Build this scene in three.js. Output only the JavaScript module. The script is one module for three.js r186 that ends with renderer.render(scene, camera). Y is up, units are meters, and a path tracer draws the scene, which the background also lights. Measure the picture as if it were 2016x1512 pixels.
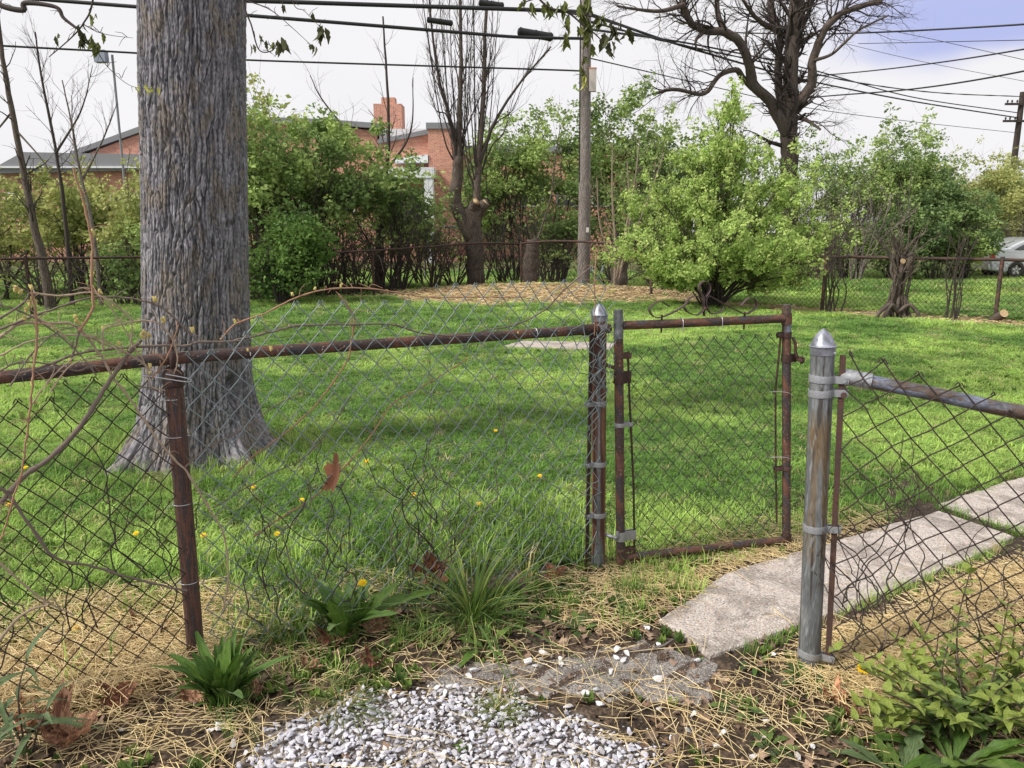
import * as THREE from 'three';
import { mergeGeometries } from 'three/addons/utils/BufferGeometryUtils.js';
import { ImprovedNoise } from 'three/addons/math/ImprovedNoise.js';

// ---------------------------------------------------------------- camera, sky, sun, exposure
const scene = new THREE.Scene();
const camera = new THREE.PerspectiveCamera(53.0, 4 / 3, 0.05, 400);
camera.position.set(0, 1.55, 0);
camera.rotation.x = -Math.atan(306 / 1516);
const renderer = new THREE.WebGLRenderer({ antialias: true });
renderer.toneMapping = THREE.LinearToneMapping;
renderer.toneMappingExposure = 1.7;
renderer.shadowMap.enabled = true;

const SUN_DIR = new THREE.Vector3(-0.74, 0.76, 0.34).normalize();
const sun = new THREE.DirectionalLight(new THREE.Color(1.0, 0.95, 0.86), 2.8);
sun.position.copy(SUN_DIR).multiplyScalar(60);
sun.castShadow = true; sun.shadow.radius = 24;
Object.assign(sun.shadow.camera, { left: -45, right: 45, top: 45, bottom: -45, near: 1, far: 160 });
sun.shadow.mapSize.set(4096, 4096);
scene.add(sun); scene.add(sun.target);

const perlin = new ImprovedNoise();
const N3 = (x, y, z) => perlin.noise(x, y, z);
const fbm = (x, y, z, o = 4) => { let s = 0, a = 0.5; for (let i = 0; i < o; i++) { s += a * N3(x, y, z); x *= 2.03; y *= 2.03; z *= 2.03; a *= 0.5; } return s; };
const sm = (a, b, x) => { const t = Math.min(1, Math.max(0, (x - a) / (b - a))); return t * t * (3 - 2 * t); };
const mix = (a, b, t) => a + (b - a) * t;
const mixc = (a, b, t) => [mix(a[0], b[0], t), mix(a[1], b[1], t), mix(a[2], b[2], t)];

{ // thin bright cloud with openings of hazy blue
  const W = 1024, H = 512, d = new Float32Array(W * H * 4);
  const v = new THREE.Vector3();
  for (let j = 0; j < H; j++) for (let i = 0; i < W; i++) {
    const th = ((i + 0.5) / W - 0.5) * 2 * Math.PI, ph = ((j + 0.5) / H - 0.5) * Math.PI;
    v.set(Math.cos(ph) * Math.cos(th), Math.sin(ph), Math.cos(ph) * Math.sin(th));
    const q = 1 / (Math.max(0, v.y) + 0.35);
    const n = fbm(v.x * q * 1.1 + 3.1, v.z * q * 1.1, 1.7, 5), n2 = fbm(v.x * q * 3 + 9, v.z * q * 3, 4.2, 4);
    const el = ph * 57.3 + 3.5 * n2, az = Math.atan2(v.x, -v.z) * 57.3, near = sm(9.6, 11.4, el) * (1 - 0.75 * sm(14, 20, el)) * sm(19, 29, az + 6 * n2) * (1 - sm(70, 95, az));
    const gap = Math.max(sm(0.2, 0.5, n) * sm(0.05, 0.3, v.y) * 0.6, near * 0.95);
    const veil = 0.99 + 0.05 * n2;
    const c = mixc([0.545 * veil, 0.538 * veil, 0.55 * veil], [0.27, 0.305, 0.51], gap);
    const k = (j * W + i) * 4; d[k] = c[0]; d[k + 1] = c[1]; d[k + 2] = c[2]; d[k + 3] = 1;
  }
  const t = new THREE.DataTexture(d, W, H, THREE.RGBAFormat, THREE.FloatType);
  t.mapping = THREE.EquirectangularReflectionMapping; t.magFilter = THREE.LinearFilter; t.minFilter = THREE.LinearFilter; t.needsUpdate = true;
  scene.background = t; scene.environment = t;
}

// ---------------------------------------------------------------- helpers
function rng(seed) { let a = seed >>> 0; const f = () => { a = (a + 0x6D2B79F5) | 0; let t = Math.imul(a ^ (a >>> 15), 1 | a); t = (t + Math.imul(t ^ (t >>> 7), 61 | t)) ^ t; return ((t ^ (t >>> 14)) >>> 0) / 4294967296; }; f.r = (lo, hi) => lo + (hi - lo) * f(); f.pick = (l) => l[Math.floor(f() * l.length)]; return f; }
const V = (x, y, z) => new THREE.Vector3(x, y, z);
const taken = {};
const numbered = (n) => { const k = taken[n] = (taken[n] ?? -1) + 1; return k ? n + '_' + String(k).padStart(3, '0') : n; };
function tag(o, label, category, group, kind) { o.userData = { ...o.userData, label, category }; if (group) o.userData.group = group; if (kind) o.userData.kind = kind; return o; }
function thing(name, label, category, group, pos) { const o = new THREE.Group(); o.name = numbered(name); if (pos) o.position.set(...pos); scene.add(o); return tag(o, label, category, group); }
function part(parent, name, geo, mat) { const m = new THREE.Mesh(geo, mat); m.name = name; m.castShadow = m.receiveShadow = true; parent.add(m); return m; }
function single(name, geo, mat, label, category, group) { const m = part(scene, numbered(name), geo, mat); return tag(m, label, category, group); }
function structure(name, geo, mat) { const m = part(scene, numbered(name), geo, mat); m.userData.kind = 'structure'; return m; }
function scatter(parent, name, geo, mat, list, label, category) { // list of [matrix, color]
  const m = new THREE.InstancedMesh(geo, mat, list.length); m.name = parent === scene ? numbered(name) : name; m.castShadow = m.receiveShadow = true;
  list.forEach(([mt, c], i) => { m.setMatrixAt(i, mt); if (c) m.setColorAt(i, c); });
  m.instanceMatrix.needsUpdate = true; m.userData.kind = 'stuff';
  if (label) { m.userData.label = label; m.userData.category = category; }
  parent.add(m); return m;
}
const _q = new THREE.Quaternion(), _e = new THREE.Euler();
const TRS = (x, y, z, rx, ry, rz, sx, sy = sx, sz = sx) => new THREE.Matrix4().compose(V(x, y, z), _q.setFromEuler(_e.set(rx, ry, rz, 'YXZ')).clone(), V(sx, sy, sz));
const rgb = (r, g, b) => new THREE.Color().setRGB(r, g, b);

class MB { // collects tubes, strips and quads into one geometry
  constructor() { this.p = []; this.n = []; this.u = []; this.i = []; }
  vert(p, n, u, v) { this.p.push(p.x, p.y, p.z); this.n.push(n.x, n.y, n.z); this.u.push(u, v); return this.p.length / 3 - 1; }
  tube(pts, rad, sides = 6, cap = true) { // rad: number or function of 0..1
    const n = pts.length; if (n < 2) return this;
    const R = typeof rad === 'function' ? rad : () => rad;
    const T = V(), ref = V(), a = V(), b = V(), nn = V(), pp = V(); let len = 0; const base = this.p.length / 3;
    let prevA = null;
    const per = Math.max(0.02, 2 * Math.PI * R(0));
    for (let i = 0; i < n; i++) {
      T.subVectors(pts[Math.min(n - 1, i + 1)], pts[Math.max(0, i - 1)]); if (T.lengthSq() < 1e-14) T.set(0, 1, 0); T.normalize();
      if (!prevA) { ref.set(0, 1, 0); if (Math.abs(T.y) > 0.9) ref.set(1, 0, 0); a.crossVectors(T, ref).normalize(); } else a.copy(prevA).addScaledVector(T, -prevA.dot(T)).normalize();
      prevA = a.clone(); b.crossVectors(T, a);
      if (i) len += pts[i].distanceTo(pts[i - 1]);
      const r = R(i / (n - 1));
      for (let k = 0; k <= sides; k++) { const an = k / sides * Math.PI * 2; nn.copy(a).multiplyScalar(Math.cos(an)).addScaledVector(b, Math.sin(an)); pp.copy(pts[i]).addScaledVector(nn, r); this.vert(pp, nn, k / sides * per, len); }
    }
    const s = sides + 1;
    for (let i = 0; i < n - 1; i++) for (let k = 0; k < sides; k++) { const q = base + i * s + k; this.i.push(q, q + 1, q + s, q + 1, q + s + 1, q + s); }
    if (cap) for (const e of [0, n - 1]) { T.subVectors(pts[e], pts[e ? e - 1 : 1]).normalize(); const c = this.vert(pts[e], T, 0, 0); const q = base + e * s; for (let k = 0; k < sides; k++) e ? this.i.push(c, q + k, q + k + 1) : this.i.push(c, q + k + 1, q + k); }
    return this;
  }
  quad(a, b, c, d, u = 1, v = 1) { const n = V().subVectors(b, a).cross(V().subVectors(d, a)).normalize(); const i = this.vert(a, n, 0, 0); this.vert(b, n, u, 0); this.vert(c, n, u, v); this.vert(d, n, 0, v); this.i.push(i, i + 1, i + 2, i, i + 2, i + 3); return this; }
  add(geo, m) { const g = m ? geo.clone().applyMatrix4(m) : geo; const base = this.p.length / 3; const P = g.attributes.position, Nn = g.attributes.normal, U = g.attributes.uv; for (let i = 0; i < P.count; i++) { this.p.push(P.getX(i), P.getY(i), P.getZ(i)); this.n.push(Nn.getX(i), Nn.getY(i), Nn.getZ(i)); this.u.push(U ? U.getX(i) : 0, U ? U.getY(i) : 0); } if (g.index) for (let i = 0; i < g.index.count; i++) this.i.push(base + g.index.getX(i)); else for (let i = 0; i < P.count; i++) this.i.push(base + i); return this; }
  geo() { const g = new THREE.BufferGeometry(); g.setAttribute('position', new THREE.Float32BufferAttribute(this.p, 3)); g.setAttribute('normal', new THREE.Float32BufferAttribute(this.n, 3)); g.setAttribute('uv', new THREE.Float32BufferAttribute(this.u, 2)); g.setIndex(this.i); return g; }
}
const curve = (pts, n, tension = 0.5) => new THREE.CatmullRomCurve3(pts, false, 'catmullrom', tension).getPoints(n);
const tubeGeo = (pts, rad, sides, cap) => new MB().tube(pts, rad, sides, cap).geo();
function latheGeo(prof, seg = 24) { return new THREE.LatheGeometry(prof.map(([r, y]) => new THREE.Vector2(r, y)), seg); }
function boxGeo(w, h, d, x = 0, y = 0, z = 0) { const g = new THREE.BoxGeometry(w, h, d); g.translate(x, y, z); return g; }

// ---------------------------------------------------------------- textures and materials
function tex(W, H, fn, rep = [1, 1], srgb = true) {
  const d = new Uint8Array(W * H * 4);
  for (let j = 0; j < H; j++) for (let i = 0; i < W; i++) { const c = fn(i / W, j / H); const k = (j * W + i) * 4; const z = typeof c === 'number' ? [c, c, c] : c; for (let m = 0; m < 3; m++) d[k + m] = Math.max(0, Math.min(255, z[m])); d[k + 3] = 255; }
  const t = new THREE.DataTexture(d, W, H, THREE.RGBAFormat); t.wrapS = t.wrapT = THREE.RepeatWrapping; t.magFilter = THREE.LinearFilter; t.minFilter = THREE.LinearMipmapLinearFilter; t.generateMipmaps = true;
  if (srgb) t.colorSpace = THREE.SRGBColorSpace; t.repeat.set(...rep); t.needsUpdate = true; return t;
}
// noise that tiles over the unit square
const TN = (u, v, f, s = 0) => { const a = u * 2 * Math.PI, b = v * 2 * Math.PI, r = f / (2 * Math.PI); const x = Math.cos(a) * r, y = Math.sin(a) * r, z = Math.cos(b) * r, w = Math.sin(b) * r; return 0.5 * (N3(x + 7.3 + s, y + z * 1.0, w + s * 1.3) + N3(x * 1.1 + w + 11.7, y - s, z + 3.3)); };
const std = (o) => new THREE.MeshStandardMaterial({ roughness: 0.9, metalness: 0, ...o });
const leafMat = (r, g, b, o = {}) => new THREE.MeshPhysicalMaterial({ color: rgb(r, g, b), roughness: 0.85, metalness: 0, specularIntensity: 0.35, transmission: 0.42, thickness: 0, side: THREE.DoubleSide, ...o });

const rustFn = (u, v) => { const n = TN(u, v, 6, 1), m = TN(u, v, 22, 4), f = TN(u, v, 70, 9); let c = mixc([62, 46, 42], [94, 62, 49], sm(-0.15, 0.25, n + m * 0.5)); c = mixc(c, [58, 52, 54], sm(0.08, 0.3, TN(u, v, 9, 17) + f * 0.3)); c = mixc(c, [140, 130, 124], sm(0.38, 0.46, TN(u, v, 60, 23))); const k = 1 + f * 0.55; return [c[0] * k, c[1] * k, c[2] * k]; };
const rustTex = tex(512, 512, rustFn, [4, 2]);
const rustBump = tex(256, 256, (u, v) => 128 + 130 * TN(u, v, 40, 2) + 60 * TN(u, v, 100, 5), [4, 2], false);
const M = {};
M.rust = std({ map: rustTex, bumpMap: rustBump, bumpScale: 0.0012, roughness: 0.72 });
M.rustDark = std({ map: rustTex, color: rgb(0.55, 0.5, 0.5), bumpMap: rustBump, bumpScale: 0.0012, roughness: 0.75 });
M.rustWire = std({ color: rgb(0.032, 0.021, 0.018), roughness: 0.8 });
M.gateWire = std({ color: rgb(0.035, 0.04, 0.038), roughness: 0.7 });
M.galvWire = std({ color: rgb(0.19, 0.235, 0.245), roughness: 0.5, metalness: 0.35 });
M.tieWire = std({ color: rgb(0.55, 0.56, 0.58), roughness: 0.4, metalness: 0.6 });
M.band = std({ color: rgb(0.42, 0.43, 0.46), roughness: 0.5, metalness: 0.4, map: tex(128, 128, (u, v) => { const k = 215 + 70 * TN(u, v, 9, 3) + 45 * TN(u, v, 30, 8); return [k, k, k]; }, [6, 6]) });
M.cap = std({ color: rgb(0.5, 0.52, 0.57), roughness: 0.42, metalness: 0.65, map: tex(256, 256, (u, v) => { const k = 205 + 90 * TN(u, v, 6, 3) + 40 * TN(u, v, 20, 8) - 90 * sm(0.28, 0.4, TN(u, v, 12, 30)); return [k, k, k * 1.03]; }) });
// galvanised right-hand post: zinc with tan stains, dark run marks
M.postZinc = std({ roughness: 0.55, metalness: 0.25, bumpMap: rustBump, bumpScale: 0.0004, map: tex(256, 1024, (u, v) => {
  const run = TN(u, v * 0.2, 14, 2), s = TN(u, v, 8, 7), f = TN(u, v, 50, 5), wet = N3(u * 2.2, v * 14, 6.6);
  let c = mixc([100, 103, 106], [126, 128, 130], sm(-0.2, 0.3, s));
  c = mixc(c, [108, 92, 70], sm(-0.3, 0.15, run + s * 0.6) * sm(0.34, 0.5, v + wet * 0.1) * (1 - sm(0.78, 0.86, v + s * 0.06)));
  c = mixc(c, [66, 62, 60], sm(0.16, 0.3, run + f * 0.25 + wet * 0.12));
  c = mixc(c, [146, 150, 158], sm(0.2, 0.36, TN(u, v, 26, 15)) * 0.6);
  const k = 1 + f * 0.3; return [c[0] * k, c[1] * k, c[2] * k]; }) });
// gate post: zinc worn through to rust in long streaks
M.postWorn = std({ roughness: 0.65, metalness: 0.12, bumpMap: rustBump, bumpScale: 0.0006, map: tex(256, 1024, (u, v) => {
  const run = TN(u, v * 0.12, 9, 3), s = TN(u, v, 10, 7), f = TN(u, v, 60, 5);
  const zinc = mixc([88, 94, 96], [122, 128, 132], sm(-0.2, 0.3, s));
  const rust = mixc([72, 42, 32], [118, 88, 66], sm(-0.2, 0.3, run * 1.4 + s * 0.4));
  const w = sm(-0.22, 0.02, run + 0.3 - 0.62 * sm(0.16, 0.0, v) + 0.35 * s + 0.22 * Math.cos((u - 0.42) * 6.283));
  const c = mixc(zinc, rust, w), k = 1 + f * 0.35; return [c[0] * k, c[1] * k, c[2] * k]; }) });
M.railZinc = std({ roughness: 0.5, metalness: 0.3, map: tex(512, 256, (u, v) => { const s = TN(u, v, 5, 7), t = TN(u, v, 20, 3), f = TN(u, v, 70, 5); let c = mixc([112, 118, 136], [90, 88, 92], sm(-0.1, 0.2, s)); c = mixc(c, [88, 74, 66], sm(0.1, 0.24, s + t * 0.6)); const k = 1 + f * 0.4; return [c[0] * k, c[1] * k, c[2] * k]; }, [3, 1.5]) });
const concFn = (u, v) => { const a = TN(u, v, 4, 2), b = TN(u, v, 18, 6), c = TN(u, v, 60, 9), g = TN(u, v, 130, 12); let k = mixc([142, 133, 126], [176, 167, 160], sm(-0.22, 0.2, a * 1.3 + b * 0.6)); k = mixc(k, [124, 106, 96], 0.5 * sm(0.2, 0.36, c + a * 0.4)); k = mixc(k, [196, 188, 180], 0.6 * sm(0.32, 0.44, g)); k = mixc(k, [112, 100, 94], 0.55 * sm(0.24, 0.36, -g)); const z = 1 + c * 0.25 + g * 0.3; return [k[0] * z, k[1] * z, k[2] * z]; };
M.concrete = std({ map: tex(1024, 1024, concFn, [1 / 0.9, 1 / 0.9]), bumpMap: tex(512, 512, (u, v) => 128 + 90 * TN(u, v, 60, 9) + 120 * TN(u, v, 130, 12), [1 / 0.9, 1 / 0.9], false), bumpScale: 0.004, roughness: 0.95 });
M.asphalt = std({ map: tex(512, 512, (u, v) => { const a = TN(u, v, 5, 2), c = TN(u, v, 50, 9), g = TN(u, v, 110, 12); let k = mixc([104, 98, 94], [138, 132, 126], sm(-0.2, 0.2, a + c)); k = mixc(k, [70, 56, 46], sm(0.05, 0.25, TN(u, v, 8, 31))); k = mixc(k, [186, 182, 178], sm(0.25, 0.36, g)); return k; }, [1 / 0.5, 1 / 0.5]), bumpMap: tex(256, 256, (u, v) => 128 + 160 * TN(u, v, 60, 9), [1 / 0.4, 1 / 0.4], false), bumpScale: 0.008, roughness: 0.95 });
M.soil = std({ vertexColors: true, map: tex(1024, 1024, (u, v) => { const a = TN(u, v, 8, 2), c = TN(u, v, 40, 9), g = TN(u, v, 120, 12); let k = mixc([150, 140, 130], [230, 220, 208], sm(-0.25, 0.3, a + c * 0.8)); k = mixc(k, [255, 244, 226], sm(0.22, 0.34, g)); const z = 1 + g * 0.7; return [k[0] * z, k[1] * z, k[2] * z]; }, [1 / 1.3, 1 / 1.3]), bumpMap: tex(512, 512, (u, v) => 128 + 110 * TN(u, v, 30, 9) + 90 * TN(u, v, 110, 12), [1 / 1.3, 1 / 1.3], false), bumpScale: 0.02, roughness: 1 });
const barkT = (a, b, c) => tex(256, 512, (u, v) => { const s = TN(u, v * 0.35, 26, 2), f = TN(u, v, 50, 5), l = TN(u, v, 6, 9); let k = mixc(a, b, sm(-0.25, 0.25, s + f * 0.4)); k = mixc(k, c, sm(0.02, 0.25, l + f * 0.5) * 0.75); const z = 1 + f * 0.4; return [k[0] * z, k[1] * z, k[2] * z]; }, [2, 1]);
const barkB = tex(256, 256, (u, v) => 128 + 190 * TN(u, v * 0.4, 26, 2) + 60 * TN(u, v, 50, 5), [2, 1], false);
M.oakBark = std({ map: barkT([96, 94, 99], [132, 129, 135], [116, 107, 99]), roughness: 0.95, bumpMap: barkB, bumpScale: 0.004 });
M.bark = std({ map: barkT([68, 58, 53], [100, 88, 80], [88, 82, 76]), roughness: 0.95, bumpMap: barkB, bumpScale: 0.01 });
M.barkGrey = std({ map: barkT([92, 84, 80], [124, 114, 110], [108, 100, 92]), roughness: 0.95, bumpMap: barkB, bumpScale: 0.01 });
M.poleWood = std({ map: barkT([104, 98, 96], [140, 132, 128], [120, 110, 104]), roughness: 0.95, bumpMap: barkB, bumpScale: 0.004 });
M.twigDark = std({ color: rgb(0.045, 0.034, 0.03) });
M.twigBrown = std({ color: rgb(0.08, 0.058, 0.048) });
M.twigPale = std({ color: rgb(0.27, 0.21, 0.16) });
M.canes = [std({ color: rgb(0.15, 0.115, 0.095) }), std({ color: rgb(0.3, 0.17, 0.105) }), std({ color: rgb(0.33, 0.25, 0.18) })];
M.cutWood = std({ map: tex(128, 128, (u, v) => { const k = TN(u, v, 12, 4) * 60; return [176 + k, 150 + k, 116 + k]; }) });
M.bud = leafMat(0.62, 0.52, 0.2, { roughness: 0.9, transmission: 0.25 });
M.cable = std({ color: rgb(0.012, 0.012, 0.014), roughness: 0.6 });
const VINES = [[0.0085,0,[[-1.564,0.726,-2.234],[-1.542,0.755,-2.246],[-1.5,0.805,-2.268],[-1.448,0.842,-2.296],[-1.393,0.896,-2.326],[-1.36,0.937,-2.344],[-1.32,0.999,-2.366],[-1.285,1.059,-2.385],[-1.259,1.1,-2.399],[-1.224,1.154,-2.417],[-1.184,1.202,-2.439]]],[0.0042,1,[[-1.314,1.246,-2.323],[-1.289,1.285,-2.337],[-1.274,1.323,-2.345],[-1.272,1.392,-2.346],[-1.262,1.49,-2.351],[-1.264,1.55,-2.35],[-1.271,1.624,-2.347],[-1.287,1.725,-2.338]]],[0.0034,0,[[-1.512,1.259,-2.262],[-1.44,1.29,-2.301],[-1.368,1.319,-2.339],[-1.303,1.34,-2.375],[-1.253,1.342,-2.402],[-1.192,1.332,-2.435],[-1.141,1.313,-2.462],[-1.106,1.282,-2.481],[-1.072,1.235,-2.499],[-1.037,1.185,-2.518]]],[0.0036,0,[[-1.476,1.296,-2.213],[-1.426,1.334,-2.24],[-1.401,1.369,-2.254]]],[0.0034,1,[[-1.401,1.369,-2.254],[-1.397,1.322,-2.256],[-1.401,1.234,-2.254],[-1.418,1.14,-2.245],[-1.424,1.092,-2.241],[-1.435,1.031,-2.236],[-1.453,0.929,-2.225],[-1.475,0.823,-2.214],[-1.496,0.764,-2.202],[-1.526,0.666,-2.186],[-1.541,0.628,-2.178]]],[0.003,2,[[-1.417,1.364,-2.279],[-1.351,1.353,-2.315],[-1.28,1.361,-2.353],[-1.264,1.352,-2.362],[-1.228,1.321,-2.381],[-1.191,1.263,-2.401],[-1.203,1.174,-2.395]]],[0.0042,2,[[-1.518,1.233,-2.264],[-1.475,1.269,-2.288],[-1.436,1.271,-2.309],[-1.396,1.267,-2.33],[-1.354,1.264,-2.353],[-1.324,1.229,-2.369],[-1.299,1.176,-2.383],[-1.281,1.136,-2.392],[-1.267,1.089,-2.4],[-1.228,1.01,-2.421],[-1.182,0.898,-2.446],[-1.133,0.8,-2.472],[-1.098,0.744,-2.491],[-1.064,0.655,-2.509],[-1.031,0.569,-2.527],[-1.01,0.504,-2.539],[-1.004,0.423,-2.542],[-1.008,0.322,-2.54],[-1.028,0.216,-2.529]]],[0.0042,0,[[-1.495,1.116,-2.288],[-1.432,1.137,-2.322],[-1.351,1.168,-2.366],[-1.282,1.176,-2.403],[-1.148,1.177,-2.476],[-1.077,1.171,-2.514],[-1.039,1.18,-2.534],[-0.956,1.176,-2.579],[-0.905,1.185,-2.607],[-0.827,1.2,-2.649],[-0.746,1.216,-2.693],[-0.579,1.208,-2.783],[-0.45,1.2,-2.853],[-0.331,1.157,-2.917],[-0.181,1.138,-2.998],[-0.105,1.153,-3.039],[0.016,1.169,-3.105],[0.132,1.22,-3.167],[0.217,1.3,-3.213],[0.336,1.395,-3.277]]],[0.003,1,[[-0.985,1.181,-2.58],[-0.938,1.232,-2.606],[-0.853,1.263,-2.652],[-0.767,1.308,-2.698],[-0.689,1.333,-2.74],[-0.609,1.34,-2.784],[-0.51,1.333,-2.837],[-0.435,1.318,-2.878],[-0.323,1.294,-2.938],[-0.144,1.286,-3.035],[0.058,1.276,-3.144]]],[0.0034,1,[[-0.62,1.32,-2.766],[-0.585,1.26,-2.785],[-0.573,1.222,-2.792],[-0.589,1.134,-2.783],[-0.603,1.077,-2.775],[-0.694,0.943,-2.726],[-0.795,0.845,-2.672],[-0.909,0.766,-2.61],[-0.974,0.697,-2.575]]],[0.0028,2,[[-1.202,1.261,-2.418],[-1.163,1.262,-2.439],[-1.132,1.252,-2.456],[-1.107,1.216,-2.469],[-1.092,1.168,-2.477],[-1.092,1.121,-2.477],[-1.104,1.085,-2.471]]],[0.0028,2,[[-1.337,1.242,-2.356],[-1.29,1.205,-2.382],[-1.215,1.154,-2.422],[-1.173,1.11,-2.445],[-1.173,1.052,-2.445],[-1.134,1.03,-2.466]]],[0.003,0,[[-1.53,1.132,-2.263],[-1.488,1.154,-2.286],[-1.417,1.144,-2.324],[-1.353,1.116,-2.359],[-1.317,1.127,-2.378],[-1.249,1.115,-2.415]]],[0.003,1,[[-0.93,0.463,-2.611],[-0.832,0.522,-2.663],[-0.712,0.591,-2.728],[-0.55,0.76,-2.816],[-0.461,0.889,-2.864],[-0.388,0.928,-2.903],[-0.299,0.975,-2.951],[-0.223,1.016,-2.992],[-0.176,1.044,-3.018]]],[0.005,0,[[-1.554,0.78,-2.228],[-1.536,0.752,-2.238],[-1.497,0.645,-2.259],[-1.447,0.525,-2.286],[-1.366,0.48,-2.329],[-1.278,0.419,-2.377],[-1.186,0.362,-2.427],[-1.12,0.325,-2.462]]],[0.0034,2,[[-1.571,0.542,-2.207],[-1.518,0.45,-2.236],[-1.469,0.381,-2.263],[-1.415,0.326,-2.292]]],[0.005,2,[[-1.589,0.3,-2.186],[-1.546,0.354,-2.209],[-1.506,0.379,-2.231],[-1.467,0.38,-2.252]]],[0.0028,1,[[0.357,1.445,-3.306],[0.351,1.316,-3.302],[0.357,1.23,-3.306],[0.356,1.098,-3.305]]],[0.003,0,[[-1.352,1.149,-2.325],[-1.335,1.199,-2.335],[-1.324,1.244,-2.341]]],[0.0028,2,[[-1.267,1.18,-2.36],[-1.262,1.243,-2.363],[-1.222,1.256,-2.385],[-1.196,1.264,-2.398]]],[0.0028,2,[[-1.418,1.3,-2.267],[-1.377,1.267,-2.289],[-1.346,1.227,-2.306],[-1.326,1.186,-2.317]]],[0.0026,2,[[-1.509,1.183,-2.241],[-1.438,1.22,-2.279],[-1.356,1.232,-2.324],[-1.273,1.213,-2.368],[-1.202,1.156,-2.406]]],[0.0024,0,[[-1.484,1.093,-2.231],[-1.431,1.18,-2.26],[-1.368,1.244,-2.294],[-1.308,1.263,-2.327]]],[0.0024,2,[[-1.416,1.061,-2.314],[-1.362,1.135,-2.343],[-1.286,1.16,-2.384],[-1.171,1.166,-2.446]]],[0.0026,0,[[-1.478,1.334,-2.224],[-1.436,1.314,-2.246],[-1.384,1.269,-2.274],[-1.321,1.188,-2.308],[-1.28,1.105,-2.33]]],[0.0022,2,[[-1.25,1.318,-2.392],[-1.224,1.253,-2.406],[-1.193,1.17,-2.423],[-1.16,1.084,-2.44]]],[0.0022,1,[[-1.165,1.074,-2.449],[-1.12,1.145,-2.474],[-1.096,1.21,-2.487],[-1.084,1.242,-2.493]]],[0.0024,2,[[-1.451,1.025,-2.261],[-1.397,1.105,-2.29],[-1.332,1.169,-2.325]]],[0.0022,0,[[-1.21,1.052,-2.436],[-1.159,1.029,-2.464],[-1.109,0.972,-2.491]]],[0.0022,0,[[-0.78,0.182,-2.68],[-0.706,0.328,-2.72],[-0.682,0.505,-2.733],[-0.608,0.651,-2.773],[-0.516,0.776,-2.823]]],[0.0022,0,[[-1.039,0.597,-2.54],[-0.883,0.681,-2.624],[-0.754,0.735,-2.694],[-0.65,0.854,-2.75],[-0.578,0.979,-2.789]]],[0.0026,0,[[-1.103,0.76,-2.494],[-1.035,0.82,-2.531],[-0.946,0.861,-2.579],[-0.836,0.937,-2.638],[-0.74,0.981,-2.69]]]];
const BUDS = [[-1.452,1.375,-2.266,0.013],[-1.418,1.377,-2.284,0.01],[-1.425,1.329,-2.28,0.013],[-1.417,1.341,-2.285,0.012],[-1.436,1.312,-2.275,0.01],[-1.441,1.289,-2.272,0.009],[-1.327,1.285,-2.333,0.01],[-1.324,1.273,-2.335,0.011],[-1.261,1.358,-2.369,0.01],[-1.128,1.328,-2.441,0.012],[-1.112,1.261,-2.449,0.014],[-1.038,1.224,-2.49,0.012],[-0.921,1.245,-2.553,0.01],[-1.264,1.247,-2.367,0.007],[-1.229,1.196,-2.387,0.009],[-1.277,1.411,-2.36,0.009],[-1.266,1.532,-2.366,0.016],[-1.278,1.621,-2.36,0.007],[-1.172,1.219,-2.417,0.01],[-1.163,1.227,-2.422,0.009],[-1.156,1.218,-2.426,0.009],[-1.149,1.216,-2.429,0.007],[-1.167,1.211,-2.42,0.008],[-0.751,1.328,-2.644,0.008],[-0.602,1.352,-2.725,0.009],[-0.683,1.345,-2.681,0.007],[-1.35,1.15,-2.321,0.009],[-1.445,1.145,-2.27,0.007],[-1.157,1.117,-2.425,0.01],[-1.283,1.311,-2.357,0.006],[-1.233,1.317,-2.384,0.006],[-1.416,1.253,-2.285,0.006],[-1.441,1.035,-2.272,0.008],[-0.891,1.147,-2.569,0.006],[0.024,1.141,-3.063,0.005],[-0.824,1.145,-2.605,0.01],[-0.551,0.685,-2.753,0.008],[-1.444,1.367,-2.27,0.01],[-1.16,1.096,-2.424,0.006],[-1.443,1.089,-2.271,0.008]];
const SCROLL = [[[0.194,1.214],[0.15,1.236],[0.112,1.222],[0.099,1.199],[0.12,1.171],[0.16,1.167],[0.225,1.192],[0.27,1.218],[0.288,1.245],[0.314,1.256],[0.342,1.247],[0.364,1.21],[0.356,1.186],[0.326,1.171],[0.285,1.185],[0.267,1.206]],[[0.463,1.204],[0.447,1.183],[0.406,1.175],[0.378,1.203],[0.371,1.234],[0.385,1.255],[0.409,1.245],[0.452,1.223],[0.523,1.19],[0.572,1.17],[0.603,1.179],[0.63,1.2],[0.624,1.228],[0.589,1.241],[0.549,1.208]],[[0.367,1.166],[0.362,1.216],[0.358,1.25],[0.338,1.285],[0.341,1.311],[0.364,1.32],[0.385,1.306],[0.389,1.279],[0.37,1.25]]];
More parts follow.
